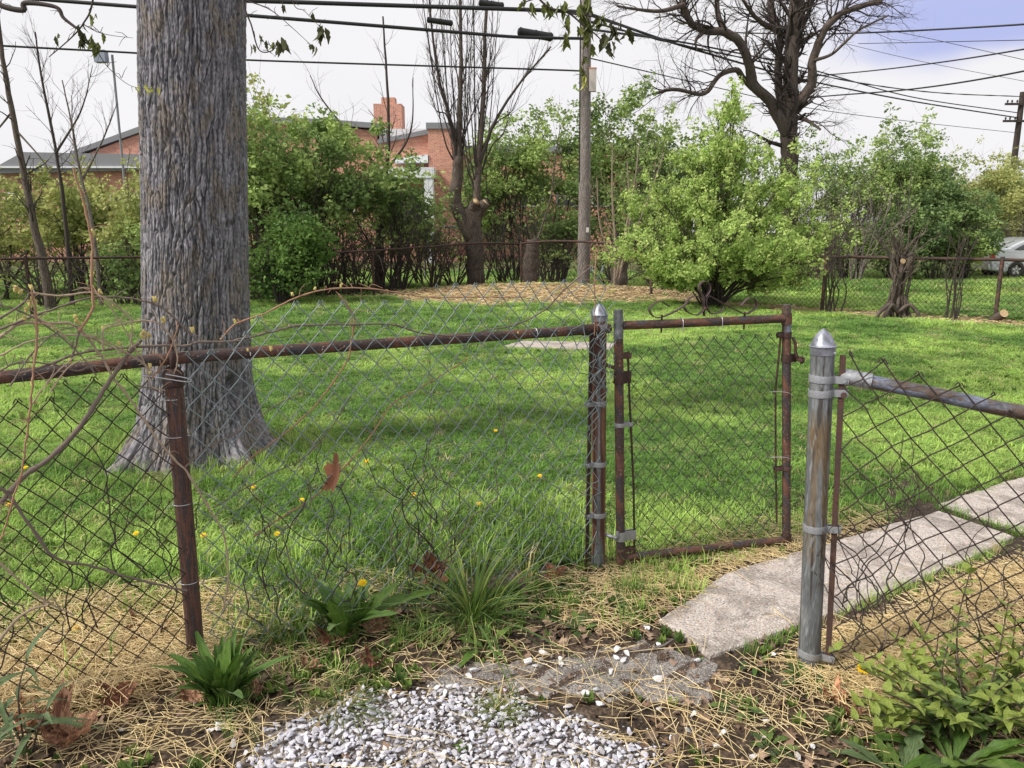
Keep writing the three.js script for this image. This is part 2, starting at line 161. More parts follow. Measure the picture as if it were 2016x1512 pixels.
const LIMBS = [[0.3,0.2,[[10.469,3.797,-30.0],[10.315,4.896,-30.0],[10.301,6.156,-30.0],[10.229,7.413,-30.0],[10.236,8.613,-30.0],[10.235,9.641,-30.0],[10.209,10.988,-30.0]]],[0.22,0.1,[[10.195,5.029,-29.9],[9.489,6.073,-29.689],[8.757,6.635,-29.478],[8.489,7.269,-29.267],[8.078,7.955,-29.056],[7.465,8.275,-28.844],[6.719,8.291,-28.633],[6.204,8.454,-28.422],[5.879,8.822,-28.211],[5.772,9.418,-28.0]]],[0.13,0.05,[[9.527,6.055,-29.8],[8.441,6.796,-29.5],[8.007,7.103,-29.2],[7.324,6.842,-28.9],[6.743,6.196,-28.6],[5.675,6.298,-28.3],[4.868,6.099,-28.0]]],[0.13,0.06,[[7.505,8.311,-29.0],[7.246,8.81,-29.0],[7.145,9.371,-29.0],[7.182,10.025,-29.0]]],[0.16,0.11,[[10.191,5.27,-30.1],[9.998,6.199,-30.28],[9.914,7.485,-30.46],[9.951,8.676,-30.64],[9.64,9.406,-30.82],[9.563,10.61,-31.0]]],[0.2,0.08,[[10.395,5.888,-30.0],[10.948,6.697,-29.833],[10.896,7.504,-29.667],[11.142,8.428,-29.5],[11.574,8.96,-29.333],[12.252,9.201,-29.167],[12.929,9.338,-29.0]]],[0.1,0.04,[[10.509,5.619,-30.0],[10.808,5.409,-29.5],[11.105,5.047,-29.0]]],[0.12,0.05,[[9.792,8.707,-30.4],[9.053,8.855,-29.933],[8.529,9.078,-29.467],[8.05,9.371,-29.0]]],[0.1,0.05,[[10.336,7.22,-30.0],[10.605,8.517,-30.333],[10.952,9.297,-30.667],[11.301,10.086,-31.0]]],[0.09,0.03,[[5.793,8.942,-28.0],[4.923,8.623,-27.5],[4.004,8.556,-27.0],[3.359,8.516,-26.5]]],[0.08,0.03,[[6.711,8.284,-28.6],[6.325,7.887,-28.3],[6.308,7.495,-28.0]]],[0.07,0.03,[[10.871,7.49,-29.6],[11.441,7.672,-29.233],[12.125,8.346,-28.867],[12.976,8.75,-28.5]]]];
const CABLES = [[0.045,[[-13.009,6.06,-15.0],[-7.308,5.996,-16.212],[-4.349,6.2,-17.425],[0.594,6.365,-18.638],[1.728,6.633,-19.85]]],[0.035,[[-13.033,5.934,-15.0],[-5.253,5.646,-16.212],[-1.374,5.632,-17.425],[0.138,5.798,-18.638],[1.739,6.04,-19.85]]],[0.02,[[-13.201,5.03,-15.0],[-9.95,5.033,-15.97],[-7.846,5.107,-16.94],[-5.865,5.165,-17.91],[0.376,5.162,-18.88],[1.753,5.301,-19.85]]],[0.04,[[1.728,6.633,-19.85],[5.347,7.475,-26.88],[10.371,8.038,-33.91],[15.112,8.782,-40.94],[23.804,8.915,-47.97],[34.459,8.943,-55.0]]],[0.03,[[1.727,6.439,-19.8],[5.272,7.392,-26.5],[10.136,8.174,-33.2],[16.972,8.551,-39.9],[24.532,9.175,-46.6],[33.287,10.051,-53.3],[41.021,10.977,-60.0]]],[0.03,[[1.739,6.281,-19.9],[6.594,7.805,-28.675],[13.785,8.671,-37.45],[22.915,8.867,-46.225],[34.347,9.273,-55.0]]],[0.016,[[1.751,5.636,-19.9],[7.017,6.463,-28.675],[13.915,6.988,-37.45],[23.052,7.542,-46.225],[34.658,7.95,-55.0]]],[0.03,[[18.095,7.233,-22.0],[16.427,7.972,-26.5],[13.6,8.777,-31.0],[12.079,9.765,-35.5],[9.166,10.922,-40.0]]],[0.016,[[19.86,7.062,-24.0],[21.156,9.183,-34.0],[18.54,11.249,-44.0]]],[0.028,[[18.139,6.982,-22.0],[17.461,7.544,-28.0],[17.767,8.314,-34.0],[16.97,9.062,-40.0],[14.107,9.757,-46.0]]],[0.03,[[16.53,6.259,-20.0],[16.613,6.558,-26.5],[16.325,7.106,-33.0],[15.127,7.85,-39.5],[13.612,8.476,-46.0]]],[0.012,[[14.226,12.16,-42.0],[17.603,10.453,-38.0],[19.829,8.71,-34.0],[22.295,6.867,-30.0]]],[0.012,[[16.792,12.115,-46.0],[21.614,10.431,-44.0],[26.395,8.994,-42.0],[29.855,7.811,-40.0]]]];
const TWIGS = [[0.022,[[-3.052,3.115,-4.5],[-2.876,2.814,-4.5],[-2.777,2.738,-4.5],[-2.656,2.712,-4.5],[-2.638,2.748,-4.5],[-2.475,2.728,-4.5],[-2.44,2.674,-4.5],[-2.376,2.622,-4.5]]],[0.007,[[-2.181,3.164,-4.5],[-2.27,2.764,-4.5],[-2.332,2.648,-4.5],[-2.41,2.571,-4.5],[-2.541,2.474,-4.5]]],[0.003,[[-2.333,2.64,-4.5],[-2.268,2.604,-4.5],[-2.187,2.584,-4.5],[-2.071,2.571,-4.5]]],[0.003,[[-2.376,2.622,-4.5],[-2.278,2.505,-4.5],[-2.218,2.414,-4.5],[-2.101,2.321,-4.5],[-1.94,2.305,-4.5]]],[0.007,[[-1.583,3.281,-4.9],[-1.582,2.871,-4.9],[-1.546,2.732,-4.9],[-1.51,2.596,-4.9],[-1.434,2.59,-4.9],[-1.392,2.641,-4.9]]],[0.004,[[-1.576,2.871,-4.9],[-1.435,2.821,-4.9],[-1.32,2.732,-4.9],[-1.17,2.596,-4.9]]],[0.004,[[-1.377,3.281,-4.9],[-1.297,2.871,-4.9],[-1.226,2.81,-4.9],[-1.123,2.704,-4.9]]],[0.004,[[-1.318,3.281,-4.9],[-1.351,2.927,-4.9],[-1.351,2.816,-4.9]]],[0.009,[[-0.024,3.407,-5.1],[0.162,2.94,-5.1],[0.35,2.85,-5.1],[0.446,2.774,-5.1],[0.525,2.721,-5.1],[0.606,2.633,-5.1]]],[0.006,[[0.35,2.85,-5.1],[0.507,2.827,-5.1],[0.634,2.786,-5.1],[0.728,2.765,-5.1]]],[0.005,[[0.35,2.85,-5.1],[0.346,2.721,-5.1],[0.328,2.662,-5.1]]],[0.005,[[0.251,3.407,-5.1],[0.442,2.954,-5.1],[0.452,2.751,-5.1],[0.442,2.603,-5.1],[0.452,2.454,-5.1]]],[0.005,[[0.162,2.94,-5.1],[0.069,2.902,-5.1],[0.116,2.838,-5.1]]]];
const HANG = [[-2.353,2.584,-4.5,0.085,0],[-2.333,2.563,-4.5,0.08,0],[-2.294,2.563,-4.5,0.06,1],[-2.281,2.532,-4.5,0.07,1],[-2.243,2.578,-4.5,0.05,1],[-2.488,2.571,-4.5,0.05,0],[-2.293,2.674,-4.5,0.06,1],[-2.253,2.692,-4.5,0.03,1],[-2.348,2.63,-4.5,0.05,0],[-2.032,2.308,-4.5,0.045,2],[-1.957,2.302,-4.5,0.04,2],[-2.079,2.316,-4.5,0.04,2],[-1.996,2.3,-4.5,0.03,2],[-1.554,2.613,-4.9,0.05,0],[-1.49,2.661,-4.9,0.05,0],[-1.458,2.641,-4.9,0.045,0],[-1.417,2.624,-4.9,0.05,1],[-1.388,2.613,-4.9,0.075,0],[-1.362,2.633,-4.9,0.07,0],[-1.182,2.602,-4.9,0.06,0],[-1.199,2.619,-4.9,0.04,0],[-1.147,2.704,-4.9,0.08,0],[-1.123,2.698,-4.9,0.08,0],[-1.351,2.83,-4.9,0.04,0],[-1.179,2.788,-4.9,0.04,0],[0.125,2.882,-5.1,0.08,1],[0.075,2.908,-5.1,0.06,1],[0.241,2.862,-5.1,0.08,1],[0.209,2.891,-5.1,0.07,1],[0.288,2.867,-5.1,0.08,1],[0.325,2.885,-5.1,0.07,1],[0.351,2.803,-5.1,0.08,1],[0.331,2.686,-5.1,0.08,1],[0.346,2.733,-5.1,0.06,1],[0.431,2.873,-5.1,0.1,1],[0.459,2.902,-5.1,0.1,1],[0.445,2.803,-5.1,0.1,1],[0.471,2.78,-5.1,0.08,1],[0.453,2.715,-5.1,0.09,1],[0.449,2.579,-5.1,0.06,1],[0.438,2.514,-5.1,0.06,1],[0.458,2.46,-5.1,0.07,2],[0.445,2.484,-5.1,0.06,1],[0.526,2.809,-5.1,0.08,1],[0.557,2.821,-5.1,0.07,1],[0.579,2.698,-5.1,0.09,0],[0.605,2.657,-5.1,0.09,0],[0.503,2.733,-5.1,0.06,1],[0.635,2.745,-5.1,0.09,0],[0.621,2.78,-5.1,0.07,0],[0.723,2.733,-5.1,0.08,0],[0.671,2.786,-5.1,0.06,0],[0.495,2.648,-5.1,0.07,1],[0.415,2.751,-5.1,0.06,1]];
// ---------------------------------------------------------------- the lie of the land
const GX = 0.404, GZ = -3.365, FX = -0.8798, FZ = 0.4753;      // gate post, and the fence's direction towards the left
const beyond = (x, z) => -((x - GX) * 0.4753 + (z - GZ) * 0.8798); // metres behind the near fence line
const SLAB_A = [[0.586, -2.843], [0.99, -3.28], [2.372, -4.06], [2.56, -3.69], [2.16, -3.42], [1.318, -2.9], [0.731, -2.571]];
const SLAB_B = [[2.43, -4.16], [3.2, -4.64], [4.3, -5.34], [4.65, -4.85], [3.4, -4.1], [2.68, -3.70]];
const SLAB_C = [[-0.12, -9.96], [0.153, -10.46], [1.045, -10.32], [1.4, -10.2], [1.25, -9.72], [0.6, -9.82]];
const PAD = [[0.23, -2.598], [0.544, -2.669], [0.721, -2.531], [0.70, -2.40], [0.612, -2.303], [0.243, -2.331], [0.0, -2.36], [-0.254, -2.345], [-0.33, -2.44], [-0.2, -2.52], [-0.015, -2.531]];
const inside = (poly, x, z) => { let c = false; for (let i = 0, j = poly.length - 1; i < poly.length; j = i++) { const [a, b] = poly[i], [e, f] = poly[j]; if ((b > z) !== (f > z) && x < (e - a) * (z - b) / (f - b) + a) c = !c; } return c; };
const edgeDist = (poly, x, z) => { let d = 1e9; for (let i = 0, j = poly.length - 1; i < poly.length; j = i++) { const [a, b] = poly[i], [e, f] = poly[j]; const t = Math.max(0, Math.min(1, ((x - a) * (e - a) + (z - b) * (f - b)) / ((e - a) ** 2 + (f - b) ** 2))); d = Math.min(d, Math.hypot(x - a - t * (e - a), z - b - t * (f - b))); } return d; };
const onSlab = (x, z, m = 0) => [SLAB_A, SLAB_B, SLAB_C].some((p) => inside(p, x, z) || (m > 0 && edgeDist(p, x, z) < m));
const mulch = (x, z) => { const a = (x - 0.5) / 4.2, b = (z + 18.0) / 2.5; const strip = Math.abs((x - 0.22) * 0.652 - (z + 19.7) * 0.758) < 0.5 + 0.35 * N3(x * 1.3, z * 1.3, 3) && x > 0.5 && x < 16 ? 0.62 : 0; return Math.max(strip, 1 - Math.sqrt(a * a + b * b) + 0.18 * N3(x * 0.9, z * 0.9, 4)); };
function H(x, z) {
  let h = 0.012 * fbm(x * 1.1, z * 1.1, 3.3, 3) * sm(2.2, 3.4, -z) + 0.05 * fbm(x * 0.25, z * 0.25, 8.8, 2) * sm(6, 12, -z);
  h -= 0.3 * sm(20, 30, -z);
  const a = (x - 0.7) / 3.4, b = (z + 18.5) / 2.0; h += 0.24 * Math.exp(-(a * a + b * b) * 1.2);
  return h;
}
const gravelD = (x, z) => { const e = 1 - Math.hypot((x + 0.17) / 0.74, (z + 1.62) / 0.78) + 0.3 * fbm(x * 3.1, z * 3.1, 1.5, 3); return sm(-0.04, 0.16, e); };
{ // ground: fine near the camera, coarse to the horizon
  const xs = [], zs = [];
  for (let x = -5; x <= 5.001; x += 0.08) xs.push(x); for (let k = 1; k < 46; k++) { const e = 5 + 0.12 * k + 0.0052 * k * k * k * 0.62; xs.push(e); xs.unshift(-e); }
  for (let z = 1.2; z >= -6; z -= 0.08) zs.push(z); for (let k = 1; k < 70; k++) zs.push(-6 - 0.16 * k - 0.0016 * k * k * k * 0.62); 
  const P = [], U = [], C = [], I = []; const W = xs.length;
  for (const z of zs) for (const x of xs) {
    P.push(x, H(x, z), z); U.push(x, z);
    const f = beyond(x, z), lawn = sm(0.1, 0.7, f + 0.5 * fbm(x * 2, z * 2, 5, 3)) * (z < -3 ? 1 : 0.4), m = sm(0.02, 0.2, mulch(x, z));
    let c = mixc([0.1, 0.073, 0.052], [0.2, 0.25, 0.08], lawn); c = mixc(c, [0.5, 0.37, 0.2], m); c = mixc(c, [0.4, 0.385, 0.38], 0.85 * gravelD(x, z)); c = mixc(c, [0.4, 0.3, 0.17], sm(0.0, 0.3, Math.max(1 - Math.hypot((x - 2.1) / 1.1, (z + 2.75 + (x - 2.1) * 0.5) / 0.42), 1 - Math.hypot((x + 1.6) / 0.6, (z + 2.6) / 0.38)) + 0.35 * fbm(x * 4, z * 4, 6.6, 3)));
    const k = 1 + 0.35 * fbm(x * 1.7, z * 1.7, 2.2, 3); C.push(c[0] * k, c[1] * k, c[2] * k);
  }
  for (let j = 0; j < zs.length - 1; j++) for (let i = 0; i < W - 1; i++) { const q = j * W + i; I.push(q, q + 1, q + W, q + 1, q + W + 1, q + W); }
  const g = new THREE.BufferGeometry(); g.setAttribute('position', new THREE.Float32BufferAttribute(P, 3)); g.setAttribute('uv', new THREE.Float32BufferAttribute(U, 2)); g.setAttribute('color', new THREE.Float32BufferAttribute(C, 3)); g.setIndex(I); g.computeVertexNormals();
  structure('ground', g, M.soil);
}
// concrete path: worn slabs with broken, rounded edges
function slab(name, poly, top, mat, seed, rough = 0.02, label) {
  const r = rng(seed), fine = []; poly.forEach(([a, b], i) => { const [e, f] = poly[(i + 1) % poly.length]; const n = Math.max(2, Math.round(Math.hypot(e - a, f - b) / 0.04)); for (let k = 0; k < n; k++) { const t = k / n; const o = rough * (N3(a * 9 + t * n * 0.35, b * 9, seed) + 0.5 * r.r(-0.5, 0.5)); const l = Math.hypot(e - a, f - b); fine.push(new THREE.Vector2(a + (e - a) * t + (f - b) / l * o, -(b + (f - b) * t - (e - a) / l * o))); } });
  const g = new THREE.ExtrudeGeometry(new THREE.Shape(fine), { depth: 0.1, bevelEnabled: true, bevelThickness: 0.012, bevelSize: 0.012, bevelOffset: -0.012, bevelSegments: 2 });
  g.rotateX(-Math.PI / 2); g.translate(0, top - 0.112, 0); return structure(name, g, mat);
}
slab('concrete_path_slab', SLAB_A, 0.016, M.concrete, 3, 0.012);
slab('concrete_path_slab', SLAB_B, 0.02, M.concrete, 5);
slab('concrete_path_slab', SLAB_C, 0.05, M.concrete, 7);
slab('crumbled_paving_patch', PAD, 0.009, M.asphalt, 9, 0.06);

// ---------------------------------------------------------------- grass, straw, gravel
function tuftGeo(seed, blades, spread, len, wid, lean) {
  const r = rng(seed), b = new MB();
  for (let i = 0; i < blades; i++) {
    const a = r() * 6.283, d = Math.sqrt(r()) * spread, l = len * r.r(0.55, 1.15), w = wid * r.r(0.7, 1.2), dir = a + r.r(-0.9, 0.9), k = lean * r.r(0.3, 1.3), px = Math.cos(dir), pz = Math.sin(dir), sx = -pz * w / 2, sz = px * w / 2;
    const x = Math.cos(a) * d, z = Math.sin(a) * d, y1 = l * 0.55, o1 = k * l * 0.25, y2 = l * (1 - 0.28 * k), o2 = k * l * 0.8;
    const n = V(px * 0.5, 0.85, pz * 0.5).normalize();
    const q = [[x - sx, -0.005, z - sz], [x + sx, -0.005, z + sz], [x + px * o1 - sx * 0.85, y1, z + pz * o1 - sz * 0.85], [x + px * o1 + sx * 0.85, y1, z + pz * o1 + sz * 0.85], [x + px * o2, y2, z + pz * o2]].map((p) => b.vert(V(...p), n, 0, 0));
    b.i.push(q[0], q[1], q[2], q[1], q[3], q[2], q[2], q[3], q[4]);
  }
  const g = b.geo(); g.computeVertexNormals(); return g;
}
const grassMat = leafMat(1, 1, 1, { transmission: 0.36 });
const lawnD = (x, z) => {
  if (onSlab(x, z, 0.02)) return 0;
  const f = beyond(x, z), n = fbm(x * 1.6, z * 1.6, 6.1, 3);
  let d = sm(0.15, 1.0, f + n * 0.7);
  if (x > 0.45) { const side = -((x - 0.6) * 0.557 + (z + 2.86) * 0.83); d = side > 0 ? sm(0.02, 0.9, side + n * 0.5) : 0; if (x > 2.6 && side > -1.1) d = Math.max(d, sm(3.4, 4.2, -z) * 0.9); }
  { const a = (x - 0.507) * 0.9647 - (z + 3.348) * 0.2635, q = (x - 0.507) * 0.2635 + (z + 3.348) * 0.9647; if (a > -0.1 && a < 1.0 && q > -0.12 && q < 0.4) d *= 0.06; }
  d *= 1 - sm(0.0, 0.1, mulch(x, z)) * 0.97;
  const tr = Math.hypot(x + 2.2, z + 5.2); d *= sm(0.5, 1.0, tr + 0.3 * n);
  return d;
};
const grassTint = (x, z, r) => {
  const p = fbm(x * 0.55 + 4, z * 0.55, 2.5, 3), q = fbm(x * 2.3, z * 2.3, 7.5, 2), y = sm(-0.26, 0.28, p * 1.2 + q * 0.75) * 0.8 + r() * 0.2;
  const rank = sm(1.5, 0.2, beyond(x, z)) * (z > -6 && x < 0.6 ? 0.45 : 0); const c = r() < 0.05 ? [0.5, 0.42, 0.22] : r() < rank ? [0.1, 0.2, 0.036] : mixc([0.12, 0.26, 0.042], [0.44, 0.62, 0.145], y), k = r.r(0.6, 1.3); return rgb(c[0] * k, c[1] * k, c[2] * k);
};
{
  const fam = [tuftGeo(11, 15, 0.038, 0.075, 0.0046, 1.25), tuftGeo(12, 14, 0.042, 0.06, 0.0042, 1.5), tuftGeo(13, 16, 0.045, 0.085, 0.005, 1.05)];
  const lists = [[], [], []], r = rng(101);
  const band = (n, z0, z1, sc, hs) => { for (let i = 0; i < n; i++) { const z = -mix(z0, z1, r()), w = -z * 0.78 + 1.2, x = r.r(-w, w); const d = lawnD(x, z); if (r() > d) continue; const s = sc * r.r(0.75, 1.3), hh = hs * (0.85 + 0.5 * fbm(x * 1.2, z * 1.2, 9, 2)) * r.r(0.8, 1.2); lists[Math.floor(r() * 3)].push([TRS(x, H(x, z), z, r.r(-0.15, 0.15), r() * 6.28, r.r(-0.15, 0.15), s, s * hh, s), grassTint(x, z, r)]); } };
  band(22000, 2.6, 5.0, 0.95, 0.9); band(34000, 5, 8, 1.15, 0.62); band(36000, 8, 12, 1.5, 0.5); band(34000, 12, 19, 2.2, 0.42); band(30000, 19, 34, 3.4, 0.5);
  lists.forEach((l, i) => scatter(scene, 'lawn_grass', fam[i], grassMat, l, ['short fresh green lawn grass covering the yard', 'fine curling lawn grass blades covering the yard', 'taller lawn grass blades covering the yard'][i], 'grass'));
  // long rank grass that the mower misses along the fence
  const tall = tuftGeo(21, 9, 0.03, 0.22, 0.006, 0.9), L = [];
  for (let i = 0; i < 1300; i++) { const s = r.r(-0.2, 2.8), f = r.r(0.02, 0.9), x = GX + FX * s - 0.4753 * f, z = GZ + FZ * s - 0.8798 * f; if (r() > 0.25 + 0.6 * sm(-0.2, 0.3, fbm(x * 2.5, z * 2.5, 3, 2)) || (s > 1.7 && f < 0.35 && r() < 0.8)) continue; const k = r.r(0.4, 1.0); L.push([TRS(x, H(x, z), z, 0, r() * 6.28, 0, k), grassTint(x, z, r)]); }
  for (let i = 0; i < 260; i++) { const t = r.r(0, 1), x = mix(0.5, 3.2, t) + r.r(-0.1, 0.1), z = mix(-3.0, -4.6, t) - r.r(0.03, 0.3); if (onSlab(x, z)) continue; const k = r.r(0.25, 0.55); L.push([TRS(x, H(x, z), z, 0, r() * 6.28, 0, k), grassTint(x, z, r)]); }
  for (let i = 0; i < 200; i++) { const t = r(), q = i % 4 === 0, x = q ? mix(2.4, 2.62, t) + r.r(-0.03, 0.03) : mix(0.85, 2.5, t) + r.r(-0.03, 0.03), z = q ? mix(-4.12, -3.7, t) : mix(-2.62, -3.62, t) + r.r(-0.02, 0.06); if (onSlab(x, z, 0.005)) continue; const k = r.r(0.15, 0.42); L.push([TRS(x, H(x, z), z, 0, r() * 6.28, 0, k), grassTint(x, z, r)]); }
  for (let i = 0; i < 420; i++) { const a = r() * 6.28, q = r.r(0.46, 0.95), x = -2.2 + Math.cos(a) * q, z = -5.2 + Math.sin(a) * q; const k = r.r(0.4, 0.8); L.push([TRS(x, H(x, z), z, 0, r() * 6.28, 0, k), grassTint(x, z, r)]); }
  for (let i = 0; i < 260; i++) { const s = r.r(-0.25, 1.75), f = r.r(-0.55, 0.02), x = GX + FX * s - 0.4753 * f, z = GZ + FZ * s - 0.8798 * f; if (gravelD(x, z) > 0.1 || inside(PAD, x, z) || fbm(x * 3, z * 3, 8, 2) < -0.08) continue; const k = r.r(0.22, 0.62); L.push([TRS(x, H(x, z), z, 0, r() * 6.28, 0, k), grassTint(x, z, r)]); }
  scatter(scene, 'long_grass', tall, grassMat, L, 'long rank grass standing along the rusty fence and tree foot', 'grass');
}
{ // straw
  const mk = (seed, bend) => { const r = rng(seed); const a = V(-0.5, 0, 0), b = V(0.5, bend * 0.3, bend * 0.5), m = V(r.r(-0.1, 0.1), bend, 0); return tubeGeo([a, m, b], 0.0085, 3, false); };
  const fam = [mk(1, 0.02), mk(2, 0.08), mk(3, -0.03)], lists = [[], [], []], r = rng(202);
  const put = (x, z, lift, L = 0.13) => { if (gravelD(x, z) > 0.9 && r() < 0.8) return; const y = H(x, z) + lift + (onSlab(x, z) ? 0.02 : inside(PAD, x, z) ? 0.01 : 0); const k = r.r(0.7, 1.2); const c = mixc([0.66, 0.49, 0.23], [0.84, 0.69, 0.4], r()); const l = L * r.r(0.5, 1.5); lists[Math.floor(r() * 3)].push([TRS(x, y, z, r.r(-0.2, 0.2), r() * 6.28, r.r(-0.16, 0.16), l, 0.13 * r.r(0.8, 1.2), 0.13 * r.r(0.8, 1.2)), rgb(c[0] * k, c[1] * k, c[2] * k)]); };
  const blob = (n, cx, cz, rx, rz, rot, L, lift = 0.03, pw = 0.5) => { const c = Math.cos(rot), s = Math.sin(rot); for (let i = 0; i < n; i++) { const a = r() * 6.28, d = Math.pow(r(), pw), u = Math.cos(a) * d * rx, v = Math.sin(a) * d * rz; const x = cx + u * c - v * s, z = cz + u * s + v * c; if (onSlab(x, z, -0.02) && r() < 0.965) continue; put(x, z, r() * lift + 0.004, L); } };
  blob(4000, -1.62, -2.6, 0.66, 0.42, -0.4, 0.15, 0.085); blob(480, -1.0, -2.95, 0.55, 0.22, -0.5, 0.12); blob(150, -0.7, -2.85, 0.6, 0.3, -0.4, 0.12);
  blob(4200, 2.0, -2.75, 0.95, 0.36, -0.62, 0.15, 0.06, 0.45); blob(1500, 1.35, -2.55, 0.4, 0.22, -0.5, 0.14, 0.04); blob(900, 2.75, -3.35, 0.6, 0.25, -0.6, 0.15, 0.05); blob(2200, 2.6, -2.5, 0.9, 0.4, -0.4, 0.15, 0.05);
  blob(800, 0.85, -3.35, 0.55, 0.22, -0.4, 0.12, 0.012); blob(260, 1.0, -3.75, 0.5, 0.15, -0.3, 0.12, 0.02); blob(420, 0.45, -3.05, 0.35, 0.3, -0.2, 0.14); blob(420, 1.5, -3.75, 0.7, 0.16, -0.5, 0.13);
  blob(260, 0.72, -2.13, 0.45, 0.3, 0.2, 0.07); blob(260, 1.05, -2.35, 0.35, 0.25, 0, 0.075); blob(240, 0.1, -2.75, 0.6, 0.2, -0.3, 0.05); blob(240, -0.9, -2.4, 0.6, 0.25, -0.2, 0.05); blob(130, -0.1, -2.45, 0.7, 0.2, -0.1, 0.12, 0.02); blob(170, 0.25, -2.15, 0.7, 0.25, 0, 0.15, 0.03); blob(200, -1.0, -2.25, 0.55, 0.22, -0.2, 0.11, 0.02); blob(120, -0.2, -1.95, 0.8, 0.15, 0, 0.14, 0.03); blob(260, 1.7, -2.25, 0.5, 0.25, 0, 0.14); blob(330, -1.25, -2.1, 0.5, 0.22, 0, 0.11, 0.02); blob(110, -0.5, -2.65, 0.7, 0.2, -0.4, 0.12); blob(260, 1.4, -3.05, 0.9, 0.05, -0.52, 0.11, 0.03); blob(200, 1.25, -3.5, 0.9, 0.07, -0.52, 0.11, 0.03);
  lists.forEach((l, i) => scatter(scene, 'loose_straw', fam[i], std({ color: rgb(1, 1, 1), roughness: 0.6 }), l, ['pale straw strewn thickly along the fence and path', 'bent pale straw strewn along the fence and path', 'pale straw stalks scattered along the fence and path'][i], 'straw'));
}
{ // shredded straw and wood chips on the mound by the far corner
  const r = rng(303), g = tubeGeo([V(-0.5, 0, 0), V(0, 0.03, 0.02), V(0.5, 0, 0)], 0.035, 3, false), l = [];
  for (let i = 0; i < 26000; i++) { const x = r.r(-5, 16), z = r.r(-21, -5.5); const m = mulch(x, z); if (m < 0.02 || r() > sm(0, 0.15, m) * (m > 0.6 && x > 5 ? 0.6 : 1)) continue; const c = mixc([0.6, 0.45, 0.24], [0.82, 0.66, 0.4], r()), k = r.r(0.75, 1.1); l.push([TRS(x, H(x, z) + r() * 0.03, z, r.r(-0.3, 0.3), r() * 6.28, r.r(-0.3, 0.3), r.r(0.05, 0.2), 0.2, 0.2), rgb(c[0] * k, c[1] * k, c[2] * k)]); }
  scatter(scene, 'straw_mulch', g, std({ color: rgb(1, 1, 1), roughness: 0.9 }), l, 'pale straw mulch heaped on the low mound in the far corner', 'mulch');
}
function stoneGeo(seed) { const g = new THREE.IcosahedronGeometry(1, 1); const p = g.attributes.position, s = seed * 3.7, v = V(); const r = rng(seed), cuts = Array.from({ length: 11 }, () => [V(r.r(-1, 1), r.r(-1, 1), r.r(-1, 1)).normalize(), r.r(0.32, 0.62)]); for (let i = 0; i < p.count; i++) { v.fromBufferAttribute(p, i).normalize(); let k = 1 + 0.3 * N3(v.x * 1.2 + s, v.y * 1.2, v.z * 1.2); v.multiplyScalar(k); for (const [n, d] of cuts) { const e = v.dot(n) - d; if (e > 0) v.addScaledVector(n, -e); } p.setXYZ(i, v.x, v.y * 0.72, v.z); } g.computeVertexNormals(); return g; }
const stones = [1, 2, 3, 4, 5, 6].map(stoneGeo);
const stoneMat = std({ color: rgb(1, 1, 1), roughness: 0.85, bumpMap: tex(128, 128, (u, v) => 128 + 120 * TN(u, v, 30, 4), [3, 3], false), bumpScale: 0.0015 });
